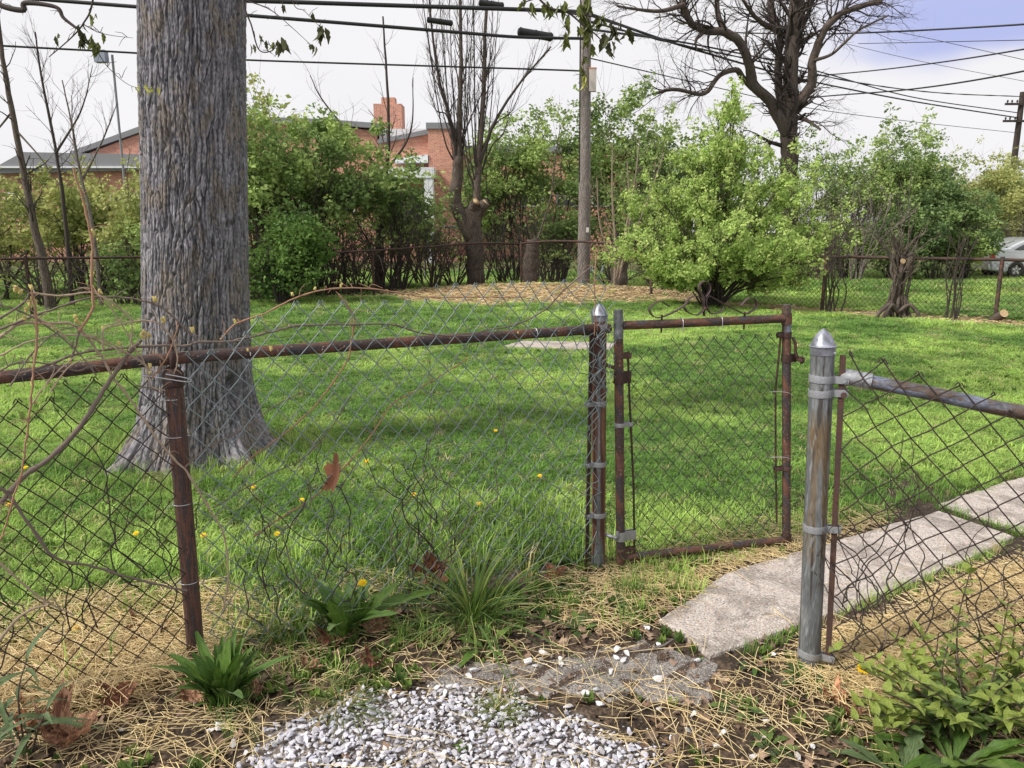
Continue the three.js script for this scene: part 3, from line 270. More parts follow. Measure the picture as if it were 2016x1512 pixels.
{
  const r = rng(404), lists = stones.map(() => []), step = 0.0142;
  for (let z = -2.5; z < -1.0; z += step) for (let x = -1.15; x < 1.15; x += step) {
    const px = x + r.r(-0.5, 0.5) * step, pz = z + r.r(-0.5, 0.5) * step; if (r() > gravelD(px, pz) * 0.97) continue;
    const s = 0.0094 * Math.exp(r.r(-0.7, 0.5)), k = r.r(0.48, 0.74) * (r() < 0.1 ? 0.65 : 1), t = r(); const c = mixc([0.95, 0.95, 1.1], [1.02, 0.99, 1.03], t);
    lists[Math.floor(r() * 6)].push([TRS(px, H(px, pz) + s * r.r(0.35, 1.5), pz, r.r(-0.6, 0.6), r() * 6.28, r.r(-0.6, 0.6), s * r.r(0.85, 1.45), s, s), rgb(c[0] * k, c[1] * k, c[2] * k)]);
  }
  for (let i = 0; i < 9000; i++) { const px = r.r(-1.15, 1.15), pz = r.r(-2.6, -1.0); if (r() > Math.max(gravelD(px, pz), inside(PAD, px, pz) ? 0.12 : 0)) continue; const s = r.r(0.0022, 0.0055), k = r.r(0.25, 0.6); lists[i % 6].push([TRS(px, H(px, pz) + s * 0.6 + (inside(PAD, px, pz) ? 0.009 : 0), pz, r(), r() * 6, r(), s * 1.3, s, s), rgb(k, k * 0.98, k)]); }
  lists.forEach((l, i) => scatter(scene, 'gravel', stones[i], stoneMat, l, 'pale grey limestone gravel spread in the foreground', 'gravel'));
  const pos = [[0.117, -2.598], [0.105, -2.544], [0.174, -2.557], [0.177, -2.514], [0.08, -2.505], [0.055, -2.524], [-0.132, -2.476], [-0.153, -2.444], [-0.215, -2.369], [-0.44, -2.375], [0.394, -2.616], [0.38, -2.557], [0.405, -2.537], [0.423, -2.592], [0.526, -2.791], [0.492, -2.729], [0.504, -2.42], [0.671, -2.537], [0.349, -2.466], [0.554, -2.662], [0.243, -2.331], [0.289, -2.36], [0.187, -2.275], [0.289, -2.289], [0.536, -2.303], [0.59, -2.235], [0.481, -2.261], [-1.227, -2.157], [-0.947, -2.157], [-0.928, -2.17], [-0.85, -2.085], [-1.054, -2.303], [0.913, -2.085], [0.854, -2.039], [0.964, -2.598], [0.62, -2.08], [0.72, -2.03], [0.66, -2.14], [0.78, -2.12], [0.55, -2.16], [0.5, -2.12], [0.81, -2.2]];
  pos.forEach(([x, z], i) => { const s = r.r(0.012, 0.021), k = r.r(0.5, 0.66); const m = single('loose_pebble', stones[i % 6], M['peb' + (i % 3)] ??= std({ color: rgb(k, k, k * 1.02), roughness: 0.85 }), ...(inside(PAD, x, z) ? ['white limestone pebble lying loose on the crumbled paving patch', 'pebble', 'white pebbles on the paving patch'] : x < -0.4 ? ['white limestone pebble on dark soil left of the gravel', 'pebble', 'white pebbles left of the gravel'] : z > -2.25 ? ['white limestone pebble among straw right of the gravel', 'pebble', 'white pebbles right of the gravel'] : x < 0.3 ? ['white limestone pebble on soil between gravel and long grass', 'pebble', 'white pebbles behind the gravel'] : ['white limestone pebble on soil near the path slab corner', 'pebble', 'white pebbles by the path slab'])); m.position.set(x, H(x, z) + s * 0.5 + (inside(PAD, x, z) ? 0.009 : 0), z); m.rotation.set(r.r(-0.4, 0.4), r() * 6.28, r.r(-0.4, 0.4)); m.scale.set(s * 1.3, s, s); });
}
// ---------------------------------------------------------------- leaf shapes (stalk at the origin, tip at y = 1)
function leafGeo(width, { n = 6, arch = 0.15, fold = 0.12, wave = 0, seed = 1 } = {}) {
  const b = new MB(), rows = [];
  for (let i = 0; i <= n; i++) { const t = i / n, w = width(t), z = arch * t * t * 1.6, y = t * (1 - arch * 0.35 * t), wv = wave * N3(t * 7, seed, 2), wv2 = wave * N3(t * 7, seed, 9), nn = V(0, 0, -1);
    rows.push([b.vert(V(-w, y, z - fold * w + wv), nn, 0, t), b.vert(V(0, y, z), nn, 0.5, t), b.vert(V(w, y, z - fold * w + wv2), nn, 1, t)]); }
  for (let i = 0; i < n; i++) for (let k = 0; k < 2; k++) { const a = rows[i][k], c = rows[i][k + 1], d = rows[i + 1][k], e = rows[i + 1][k + 1]; b.i.push(a, d, c, c, d, e); }
  const g = b.geo(); g.computeVertexNormals(); return g;
}
const oakLeaf = [1, 2, 3].map((s) => leafGeo((t) => 0.02 + 0.2 * Math.sin(Math.PI * Math.pow(t, 0.8)) * (0.8 + 0.25 * Math.sin(t * 19 + s)), { n: 8, arch: 0.2, fold: 0.5, wave: 0.08, seed: s }));
const ovate = [1, 2, 3].map((s) => leafGeo((t) => 0.012 + 0.29 * Math.sin(Math.PI * Math.pow(t, 0.72)) * (1 - 0.25 * t), { n: 6, arch: 0.1 + 0.1 * s, fold: 0.35, wave: 0.03, seed: s }));
const lance = [1, 2, 3].map((s) => leafGeo((t) => 0.012 + 0.055 * Math.sin(Math.PI * Math.pow(t, 0.9)), { n: 7, arch: 0.15 + 0.22 * s, fold: 0.4, wave: 0.02, seed: s }));
const strap = [1, 2, 3].map((s) => leafGeo((t) => 0.022 + 0.085 * Math.sin(Math.PI * Math.pow(t, 1.4) * 0.97), { n: 8, arch: 0.06 + 0.11 * s, fold: 0.45, wave: 0.06, seed: s }));
const blade = [1, 2, 3].map((s) => leafGeo((t) => 0.004 + 0.011 * Math.sin(Math.PI * Math.pow(t, 0.6)), { n: 6, arch: 0.1 + 0.28 * s, fold: 0.4, seed: s }));
const toothed = [1, 2, 3].map((s) => leafGeo((t) => 0.015 + 0.13 * Math.pow(Math.sin(Math.PI * Math.pow(t, 1.35) * 0.98), 0.9) * (0.62 + 0.5 * Math.abs(Math.sin(t * 16 + s))), { n: 15, arch: 0.08 + 0.13 * s, fold: 0.4, wave: 0.05, seed: s }));
function lobedLeaf(seed, curl) { // big dry lobed leaf lying about the xz plane
  const r = rng(seed), K = 60, rings = 4, b = new MB(), rows = []; const f = (a) => { const lob = Math.pow(0.5 + 0.5 * Math.cos(a * 5), 0.75), near = Math.abs(a) > 2.5 ? 0.6 : 1; return (0.6 + 0.4 * lob * near) * (1 + 0.1 * Math.sin(a * 23 + seed) + 0.05 * Math.sin(a * 41)); };
  const zf = (x, y) => curl * (1.1 * x * x * (0.6 + 0.4 * Math.sin(seed)) + 0.7 * y * y * Math.sin(seed * 2.1) ) + 0.22 * curl * N3(x * 2.5 + seed, y * 2.5, seed) + 0.1 * curl * N3(x * 7 + seed, y * 7, 4) + 0.05 * Math.abs(x);
  const c0 = b.vert(V(0, zf(0, 0), 0), V(0, 1, 0), 0.5, 0.5);
  for (let j = 1; j <= rings; j++) { const row = []; for (let k = 0; k <= K; k++) { const a = (k / K - 0.5) * 6.28318, R = f(a) * Math.pow(j / rings, 0.9); let x = Math.sin(a) * R, z = -Math.cos(a) * R; row.push(b.vert(V(x, zf(x, z), z), V(0, 1, 0), x, z)); } rows.push(row); }
  for (let k = 0; k < K; k++) { b.i.push(c0, rows[0][k + 1], rows[0][k]); for (let j = 0; j < rings - 1; j++) b.i.push(rows[j][k], rows[j][k + 1], rows[j + 1][k], rows[j][k + 1], rows[j + 1][k + 1], rows[j + 1][k]); }
  const g = b.geo(); g.computeVertexNormals(); return g;
}
// ---------------------------------------------------------------- near chain-link fences and the gate
// one zigzag wire of a chain-link panel; at(s, y, off) gives the place in the world
function wirePts(j, w, h, y0, y1, place, r, hookTop) {
  const a = Math.ceil(y0 / (h / 2)), b = Math.floor(y1 / (h / 2)), P = [];
  for (let i = a; i <= b; i++) {
    const e = (i + j) & 1, x = (j + e) * w / 2 + (e ? 1 : -1) * r * 0.6, y = i * h / 2, z = (i & 1 ? 1 : -1) * r * 0.8;
    if (i > a) { const pe = (i - 1 + j) & 1, px = (j + pe) * w / 2; P.push(place(px + (x - px) * 0.86, y - h / 2 * 0.14, z)); }
    P.push(place(x, y, 0));
    if (i < b) { const ne = (i + 1 + j) & 1, nx = (j + ne) * w / 2; P.push(place(x + (nx - x) * 0.14, y + h / 2 * 0.14, -z)); }
  }
  if (hookTop && P.length > 2) { const e = (b + j) & 1, x = (j + e) * w / 2, d = e ? -1 : 1; P.push(place(x + d * 0.004, b * h / 2 + 0.010, r * 1.5)); P.push(place(x + d * 0.012, b * h / 2 - 0.004, r * 2.5)); }
  return P;
}
function panel(parent, name, L, w, h, lo, hi, place, r, mat, hook = true, sides = 5) {
  const g = new THREE.Group(); g.name = name; parent.add(g);
  for (let j = 0; j * w / 2 < L - w / 2; j++) { const s = (j + 0.5) * w / 2, P = wirePts(j, w, h, lo(s), hi(s), place, r, hook); if (P.length > 3) part(g, 'wire', tubeGeo(P, r, sides, false), mat); }
  return g;
}
const ring = (R, r, seg = 24) => { const p = []; for (let i = 0; i <= seg; i++) p.push(V(Math.cos(i / seg * 6.2832) * R, 0, Math.sin(i / seg * 6.2832) * R)); return p; };
// a flat sheet-metal band round a pipe, with a bolted lug towards direction (dx, dz)
function bandGeo(R, hgt, dx, dz, lug = 0.045, tilt = 0) {
  const b = new MB(); b.add(latheGeo([[R + 0.0005, -hgt / 2], [R + 0.003, -hgt / 2], [R + 0.003, hgt / 2], [R + 0.0005, hgt / 2]], 28));
  const an = Math.atan2(-dz, dx); const lugs = mergeGeometries([boxGeo(lug, hgt, 0.0025, R + lug / 2 - 0.004, 0, 0.009), boxGeo(lug, hgt, 0.0025, R + lug / 2 - 0.004, 0, -0.009)]); lugs.rotateY(an); b.add(lugs);
  const bolt = new THREE.CylinderGeometry(0.0085, 0.0085, 0.032, 8); bolt.rotateX(Math.PI / 2); bolt.translate(R + lug * 0.62, 0, 0); bolt.rotateY(an); b.add(bolt);
  const g = b.geo(); g.rotateZ(tilt); return g;
}
const acorn = (R) => latheGeo([[0, R * 1.95], [R * 0.12, R * 1.9], [R * 0.34, R * 1.72], [R * 0.6, R * 1.42], [R * 0.83, R * 1.03], [R * 0.98, R * 0.62], [R * 1.03, R * 0.5], [R * 1.16, R * 0.47], [R * 1.17, R * 0.4], [R * 1.07, R * 0.36], [R * 1.06, -R * 0.3], [R * 1.0, -R * 0.32]], 32);
function pipeGeo(R, y0, y1) { const g = new THREE.CylinderGeometry(R, R, y1 - y0, 28, 6, true); g.translate(0, (y0 + y1) / 2, 0); const b = new MB().add(g); return b.geo(); }
const fencePt = (s, y, o = 0) => V(GX + FX * s + 0.4753 * o, y, GZ + FZ * s + 0.8798 * o); // o towards the camera
const LP = 1.755; // metres from gate post to line post

{ // left-hand fence
  const F = thing('chain_link_fence', 'rusty chain link fence with sagging wire mesh left of the gate', 'fence', null, [0, 0, 0]);
  // gate post
  const gpost = part(F, 'gate_post', pipeGeo(0.032, -0.05, 1.16), M.postWorn); gpost.position.set(GX, 0, GZ); gpost.rotation.z = 0.018;
  const cap = part(gpost, 'post_cap', acorn(0.035), M.cap); cap.position.y = 1.165;
  const rb = part(gpost, 'rail_band', latheGeo([[0.0325, -0.012], [0.0355, -0.012], [0.0355, 0.012], [0.0325, 0.012]], 28), M.band); rb.position.y = 1.128;
  for (const y of [0.785, 0.503, 0.259]) { const b = part(gpost, 'tension_band', bandGeo(0.032, 0.022, FX, FZ, 0.042), M.band); b.position.y = y; }
  const tb = part(F, 'tension_bar', boxGeo(0.018, 1.1, 0.006), M.rustDark); tb.position.copy(fencePt(0.066, 0.56, 0)); tb.rotation.y = Math.atan2(-FZ, FX); 
  // line post with loop cap
  const lp = part(F, 'line_post', pipeGeo(0.0295, -0.05, 1.075), M.rust); lp.position.copy(fencePt(LP, 0, -0.0)); lp.rotation.z = -0.006;
  const lc = part(lp, 'loop_cap', new MB().add(latheGeo([[0.031, 1.03], [0.034, 1.035], [0.034, 1.075], [0.022, 1.095], [0.012, 1.1]], 20)).add(new THREE.TorusGeometry(0.029, 0.009, 8, 20).rotateY(0.495 + Math.PI / 2), new THREE.Matrix4().makeTranslation(0, 1.125, 0)).add(latheGeo([[0, 0.032], [0.007, 0.03], [0.009, 0.024], [0.0055, 0.018], [0.012, 0.008], [0.014, 0], [0.014, -0.012]], 12), new THREE.Matrix4().makeTranslation(0, 1.168, 0)).geo(), M.rustDark);
  lc.position.y = 0;
  const rail = curve([fencePt(-0.005, 1.118, 0), fencePt(0.05, 1.118, 0), fencePt(0.9, 1.124, 0.004), fencePt(LP, 1.125, 0), fencePt(2.15, 1.108, 0), fencePt(2.9, 1.09, 0.004), fencePt(4.6, 1.07, 0)], 40);
  part(F, 'top_rail', tubeGeo(rail, 0.0205, 18), M.rust);
  part(F, 'rail_end_cup', tubeGeo([fencePt(0.035, 1.118), fencePt(0.11, 1.119)], 0.0245, 18), M.rustDark);
  const lp2 = part(F, 'line_post', pipeGeo(0.0295, -0.05, 1.06), M.rust); lp2.position.copy(fencePt(4.4, 0, 0));
  // galvanised mesh between the posts, lifted above the rail and slack near the gate post
  const slack = (s) => sm(0.42, 0.05, s);
  const galv = (s, y, o) => { const k = slack(s), n1 = N3(s * 5, y * 5, 1.3), n2 = N3(s * 4.4, y * 5, 7.7), n3 = N3(s * 3, y * 3, 4.1), f1 = N3(s * 17, y * 17, 2.2), f2 = N3(s * 17, y * 17, 8.2);
    const bow = 0.03 + 0.03 * sm(0.3, 1, y) * sm(0.05, 0.5, s); return fencePt(0.05 + s + 0.012 * n1 + k * (0.05 * n1 + 0.045 * f1) - 0.02 * k, y + 0.012 * n2 + k * (0.03 * n2 + 0.025 * f2), bow + 0.02 * n3 + k * 0.05 * f1 + o); };
  const hi = (s) => { const t = s / 1.7; return t < 0.35 ? mix(1.385, 1.345, t / 0.35) : t < 0.78 ? mix(1.345, 1.3, (t - 0.35) / 0.43) : mix(1.3, 1.13, (t - 0.78) / 0.22); };
  panel(F, 'galvanised_mesh', 1.68, 0.081, 0.092, (s) => 0.02, hi, galv, 0.002, M.galvWire);
  // old dark mesh on the left bay
  const old = (s, y, o) => fencePt(LP + 0.02 + s + 0.012 * N3(s * 4, y * 4, 2.1), y + 0.014 * N3(s * 4.4, y * 4, 5.7) - 0.02 * s * y, 0.026 + 0.02 * N3(s * 3, y * 3, 9.1) + o);
  panel(F, 'rusty_mesh', 2.6, 0.084, 0.094, (s) => 0.03, (s) => 1.07 + 0.03 * Math.sin(s * 9), old, 0.0021, M.rustWire);
  // tie wires
  for (const [s, y] of [[LP, 0.99], [LP, 0.62], [LP, 0.33], [LP, 0.86]]) { const p = fencePt(s, y), q = ring(0.0325, 0, 16).slice(0, 12).map((v) => v.add(p)); q.unshift(V(p.x + 0.06, p.y + 0.008, p.z + 0.028)); q.push(V(p.x - 0.05, p.y - 0.012, p.z + 0.03)); part(F, 'tie_wire', tubeGeo(q, 0.0014, 5), M.tieWire); }
  part(F, 'tie_wire', tubeGeo(curve([fencePt(LP + 0.09, 1.085, 0.05), fencePt(LP + 0.03, 1.07, 0.05), fencePt(LP - 0.045, 1.05, 0.045), fencePt(LP - 0.05, 1.06, 0.045), fencePt(LP + 0.02, 1.083, 0.05)], 16), 0.002, 5), M.tieWire);
  for (const s of [0.35, 1.25, 1.5]) { const c = fencePt(s, 1.119), q = []; for (let i = 0; i <= 14; i++) { const a = i / 14 * 5.4; q.push(V(c.x + 0.4753 * Math.cos(a) * 0.023, c.y + Math.sin(a) * 0.024, c.z + 0.8798 * Math.cos(a) * 0.023 + i * 0.0003)); } part(F, 'tie_wire', tubeGeo(q, 0.0016, 5), M.tieWire); }
  // loose kinked wires hanging by the gate post
  const r = rng(61);
  for (let k = 0; k < 9; k++) { const p = []; let s = r.r(-0.03, 0.12), y = r.r(0.75, 1.3); for (let i = 0; i < 9; i++) { p.push(fencePt(s + 0.024 * ((i & 1) ? 1 : -1) * r.r(0.5, 1.1), y - i * 0.042, 0.045 + r.r(0, 0.03))); } part(F, 'loose_wire', tubeGeo(curve(p, 26), 0.0015, 5, false), M.galvWire); }
}
{ // right-hand terminal post and fence
  const px = 1.061, pz = -2.498, F = thing('chain_link_fence', 'dark rusted chain link fence with grey pipe post at right', 'fence', null, [px, 0, pz]);
  const ux = 0.9146, uz = 0.4043, yaw = Math.atan2(-uz, ux);
  const R = 0.0375; const post = part(F, 'end_post', pipeGeo(R, -0.05, 1.16), M.postZinc); post.rotation.z = 0.036;
  const cap = part(post, 'post_cap', acorn(R), M.cap); cap.position.y = 1.158;
  const bolt = part(post, 'cap_rivet', new THREE.SphereGeometry(0.005, 8, 6), M.tieWire); bolt.position.set(R * 0.72, 1.153, R * 0.8);
  for (const [y, t] of [[1.066, -0.05], [1.018, 0.03], [0.545, 0], [0.072, -0.14]]) { const b = part(post, 'tension_band', bandGeo(R, 0.024, ux, uz, 0.05, t), M.band); b.position.y = y; }
  const P = (s, y, o = 0) => V(ux * s - uz * o, y, uz * s + ux * o); // o towards the camera
  const tb = part(F, 'tension_bar', boxGeo(0.019, 1.09, 0.006), M.rust); tb.position.copy(P(0.062, 0.602, 0)); tb.position.x -= 0.0217; tb.rotation.set(0, yaw, 0.036, 'ZYX');
  const bl = part(F, 'band_bolt', new THREE.CylinderGeometry(0.009, 0.009, 0.045, 8).rotateX(Math.PI / 2).rotateY(yaw), M.rust); bl.position.copy(P(0.07, 1.018, 0.01)); bl.position.x -= 0.037;
  part(F, 'top_rail', tubeGeo(curve([P(0.05, 1.07), P(0.3, 1.037), P(0.55, 1.0), P(1.1, 0.95), P(2.4, 0.93)], 30), 0.0225, 18), M.railZinc);
  part(F, 'rail_end_cup', tubeGeo([P(0.022, 1.075), P(0.037, 1.073), P(0.115, 1.063)], (t) => t < 0.2 ? 0.02 : 0.0265, 18), M.band);
  const place = (s, y, o) => { const e = sm(0.25, 0.03, s), drop = 0.11 * Math.min(1, s / 0.55); return P(0.078 + s - 0.036 * y * sm(0.35, 0, s) + 0.014 * N3(s * 5, y * 5, 1.1) + e * 0.02 * N3(s * 20, y * 18, 3), y - drop * y + 0.016 * N3(s * 5, y * 5, 6.4) + e * 0.015 * N3(s * 16, y * 16, 8), 0.032 + 0.03 * N3(s * 3, y * 3, 2.1) + o); };
  panel(F, 'rusty_mesh', 1.9, 0.094, 0.104, (s) => 0.04, (s) => 1.165 + 0.03 * Math.sin(s * 11), place, 0.0024, M.rustWire);
  const post2 = part(F, 'line_post', pipeGeo(0.0295, -0.05, 0.97), M.rust); post2.position.copy(P(2.3, 0, 0));
}
{ // the gate, standing ajar
  const ax = 0.507, az = -3.348, ux = 0.9647, uz = -0.2635, W = 0.884;
  const Gt = thing('garden_gate', 'rusty pipe frame chain link garden gate with scrolled iron ornament', 'gate', null, [ax, 0, az]);
  const Q = (s, y, o = 0) => V(ux * s - uz * o, y, uz * s + ux * o), P = (s, y, o = 0) => Q(s - y * (0.04 + 0.04 * s / W), y, o); // the frame has racked over to the left
  for (const s of [0, W]) { const st = part(Gt, 'stile', tubeGeo([P(s, 0.022), P(s, 0.3), P(s, 0.6), P(s, 0.9), P(s, 1.08)], 0.0205, 18), M.rust); part(st, 'stile_top', tubeGeo([P(s, 1.0801), P(s, 1.205)], 0.0208, 18), s ? M.railZinc : M.postZinc); }
  part(Gt, 'top_rail', tubeGeo([P(0.018, 1.136), P(0.4, 1.137), P(W - 0.018, 1.142)], 0.0195, 18), M.rust);
  part(Gt, 'bottom_rail', tubeGeo([P(0.016, 0.048), P(0.4, 0.046), P(W - 0.016, 0.042)], 0.0195, 18), M.rust);
  part(Gt, 'corner_elbow', tubeGeo([P(W, 0.015), P(W, 0.068)], 0.0245, 18), M.rustDark); part(Gt, 'corner_elbow', tubeGeo([P(W, 1.115), P(W, 1.166)], 0.0245, 18), M.rust);
  const ribbon = (pts, wd, th) => { // flat iron strip standing on edge, bent in the plane of the gate
    const c = curve(pts.map(([s, y]) => V(s, y, 0)), pts.length * 6), b = new MB(); const T = V();
    const ringAt = c.map((p, i) => { T.subVectors(c[Math.min(c.length - 1, i + 1)], c[Math.max(0, i - 1)]).normalize(); const nx = -T.y * th / 2, ny = T.x * th / 2; return [Q(p.x + nx, p.y + ny, wd / 2), Q(p.x - nx, p.y - ny, wd / 2), Q(p.x - nx, p.y - ny, -wd / 2), Q(p.x + nx, p.y + ny, -wd / 2)]; });
    for (let i = 0; i < ringAt.length - 1; i++) for (let k = 0; k < 4; k++) b.quad(ringAt[i][k], ringAt[i][(k + 1) % 4], ringAt[i + 1][(k + 1) % 4], ringAt[i + 1][k], 0.01, 0.01);
    for (const e of [0, ringAt.length - 1]) b.quad(...ringAt[e], 0.01, 0.01);
    return b.geo();
  };
  const orn = new THREE.Group(); orn.name = 'scroll_ornament'; Gt.add(orn);
  for (const s of SCROLL) part(orn, 'scroll_strip', ribbon(s, 0.019, 0.0035), M.rust);
  for (const s of [0.16, 0.572]) part(orn, 'scroll_bolt', tubeGeo([Q(s, 1.178), Q(s, 1.098)], 0.0045, 8), M.rustDark);
  part(orn, 'scroll_rivet', new THREE.SphereGeometry(0.008, 8, 6).translate(...Q(0.366, 1.2, 0.008).toArray()), M.rust);
  // mesh with a torn upper left corner
  const place = (s, y, o) => P(0.045 + s + 0.006 * N3(s * 5, y * 5, 3.1) + 0.022 * (0.5 - y) * sm(0.3, 0, s), y + 0.007 * N3(s * 5, y * 5, 8.4), 0.004 + 0.01 * N3(s * 3, y * 3, 5.1) + o);
  panel(Gt, 'gate_mesh', 0.81, 0.074, 0.082, (s) => 0.062, (s) => s < 0.09 ? 1.04 : s < 0.22 ? 1.045 + 0.02 * Math.sin(s * 90) : 1.098, place, 0.0017, M.gateWire);
  part(Gt, 'tension_bar', tubeGeo([P(0.045, 1.02), P(0.052, 0.8), P(0.068, 0.4), P(0.07, -0.02)], 0.005, 8), M.rustDark);
  part(Gt, 'tension_bar', tubeGeo([P(W - 0.03, 1.08), P(W - 0.062, 0.8), P(W - 0.06, 0.4), P(W - 0.055, 0.14)], 0.005, 8), M.rustDark);
  const clamp = (s, y, h, R, mat, dir, lug) => { const g = bandGeo(R, h, dir * ux, dir * uz, lug); const m = part(Gt, 'gate_band', g, mat); m.position.copy(P(s, y)); return m; };
  clamp(0, 1.002, 0.026, 0.0205, M.rust, 1, 0.04); clamp(0, 0.69, 0.018, 0.0205, M.band, 1, 0.045); clamp(W, 0.415, 0.02, 0.0205, M.rust, -1, 0.05); clamp(W, 1.065, 0.026, 0.0205, M.rustDark, -1, 0.03); clamp(0, 0.09, 0.02, 0.0205, M.rust, 1, 0.05);
  // hinges: a clamp on the stile and a pin bolted through the post
  const hx = GX - ax, hz = GZ - az;
  const h1 = clamp(0, 0.905, 0.052, 0.021, M.rustDark, 1, 0.038); h1.name = 'hinge'; part(h1, 'hinge_pin', tubeGeo(curve([V(hx + 0.03, 0.055, hz), V(hx + 0.055, 0.052, hz + 0.005), V(-0.012, 0.035, 0.012), V(-0.012, -0.02, 0.014)], 12), 0.008, 8), M.rustDark);
  const h2 = clamp(0, 0.16, 0.045, 0.0215, M.band, 1, 0.055); h2.name = 'hinge'; part(h2, 'hinge_pin', tubeGeo(curve([V(hx + 0.03, 0.0, hz), V(-0.04, 0.0, 0.012), V(-0.02, 0.0, 0.02), V(-0.018, 0.03, 0.02)], 12), 0.009, 8), M.band);
  // fork latch on the free stile
  const lt = clamp(W, 0.955, 0.036, 0.0215, M.rustDark, 1, 0.03); lt.name = 'fork_latch';
  part(lt, 'latch_fork', tubeGeo(curve([V(0.018, 0.1, 0.012), V(0.03, 0.07, 0.016), V(0.034, 0.03, 0.016), V(0.05, 0.004, 0.016), V(0.07, 0.004, 0.016), V(0.072, -0.014, 0.016), V(0.06, -0.02, 0.016)], 20), 0.0075, 8), M.rustDark);
  part(lt, 'latch_pivot', new THREE.CylinderGeometry(0.01, 0.01, 0.045, 8).rotateX(Math.PI / 2).translate(0.055, -0.006, 0.008), M.rust);
  for (const [s, y0] of [[0.315, 1.137], [0.52, 1.139]]) { const q = []; for (let i = 0; i <= 16; i++) { const a = -0.6 + i / 16 * 4.6; q.push(P(s + 0.006 * Math.sin(a * 0.5), y0 + Math.sin(a) * 0.024 - (i > 13 || i < 2 ? 0.02 : 0), Math.cos(a) * 0.024)); } part(Gt, 'tie_wire', tubeGeo(q, 0.0017, 5), M.tieWire); }
  for (const y of [0.79, 0.47]) part(Gt, 'tie_wire', tubeGeo(curve([P(W - 0.11, y + 0.012, 0.02), P(W - 0.06, y + 0.012, 0.024), P(W - 0.01, y + 0.004, 0.024), P(W + 0.022, y - 0.012, 0.01)], 12), 0.0015, 5), M.tieWire);
}
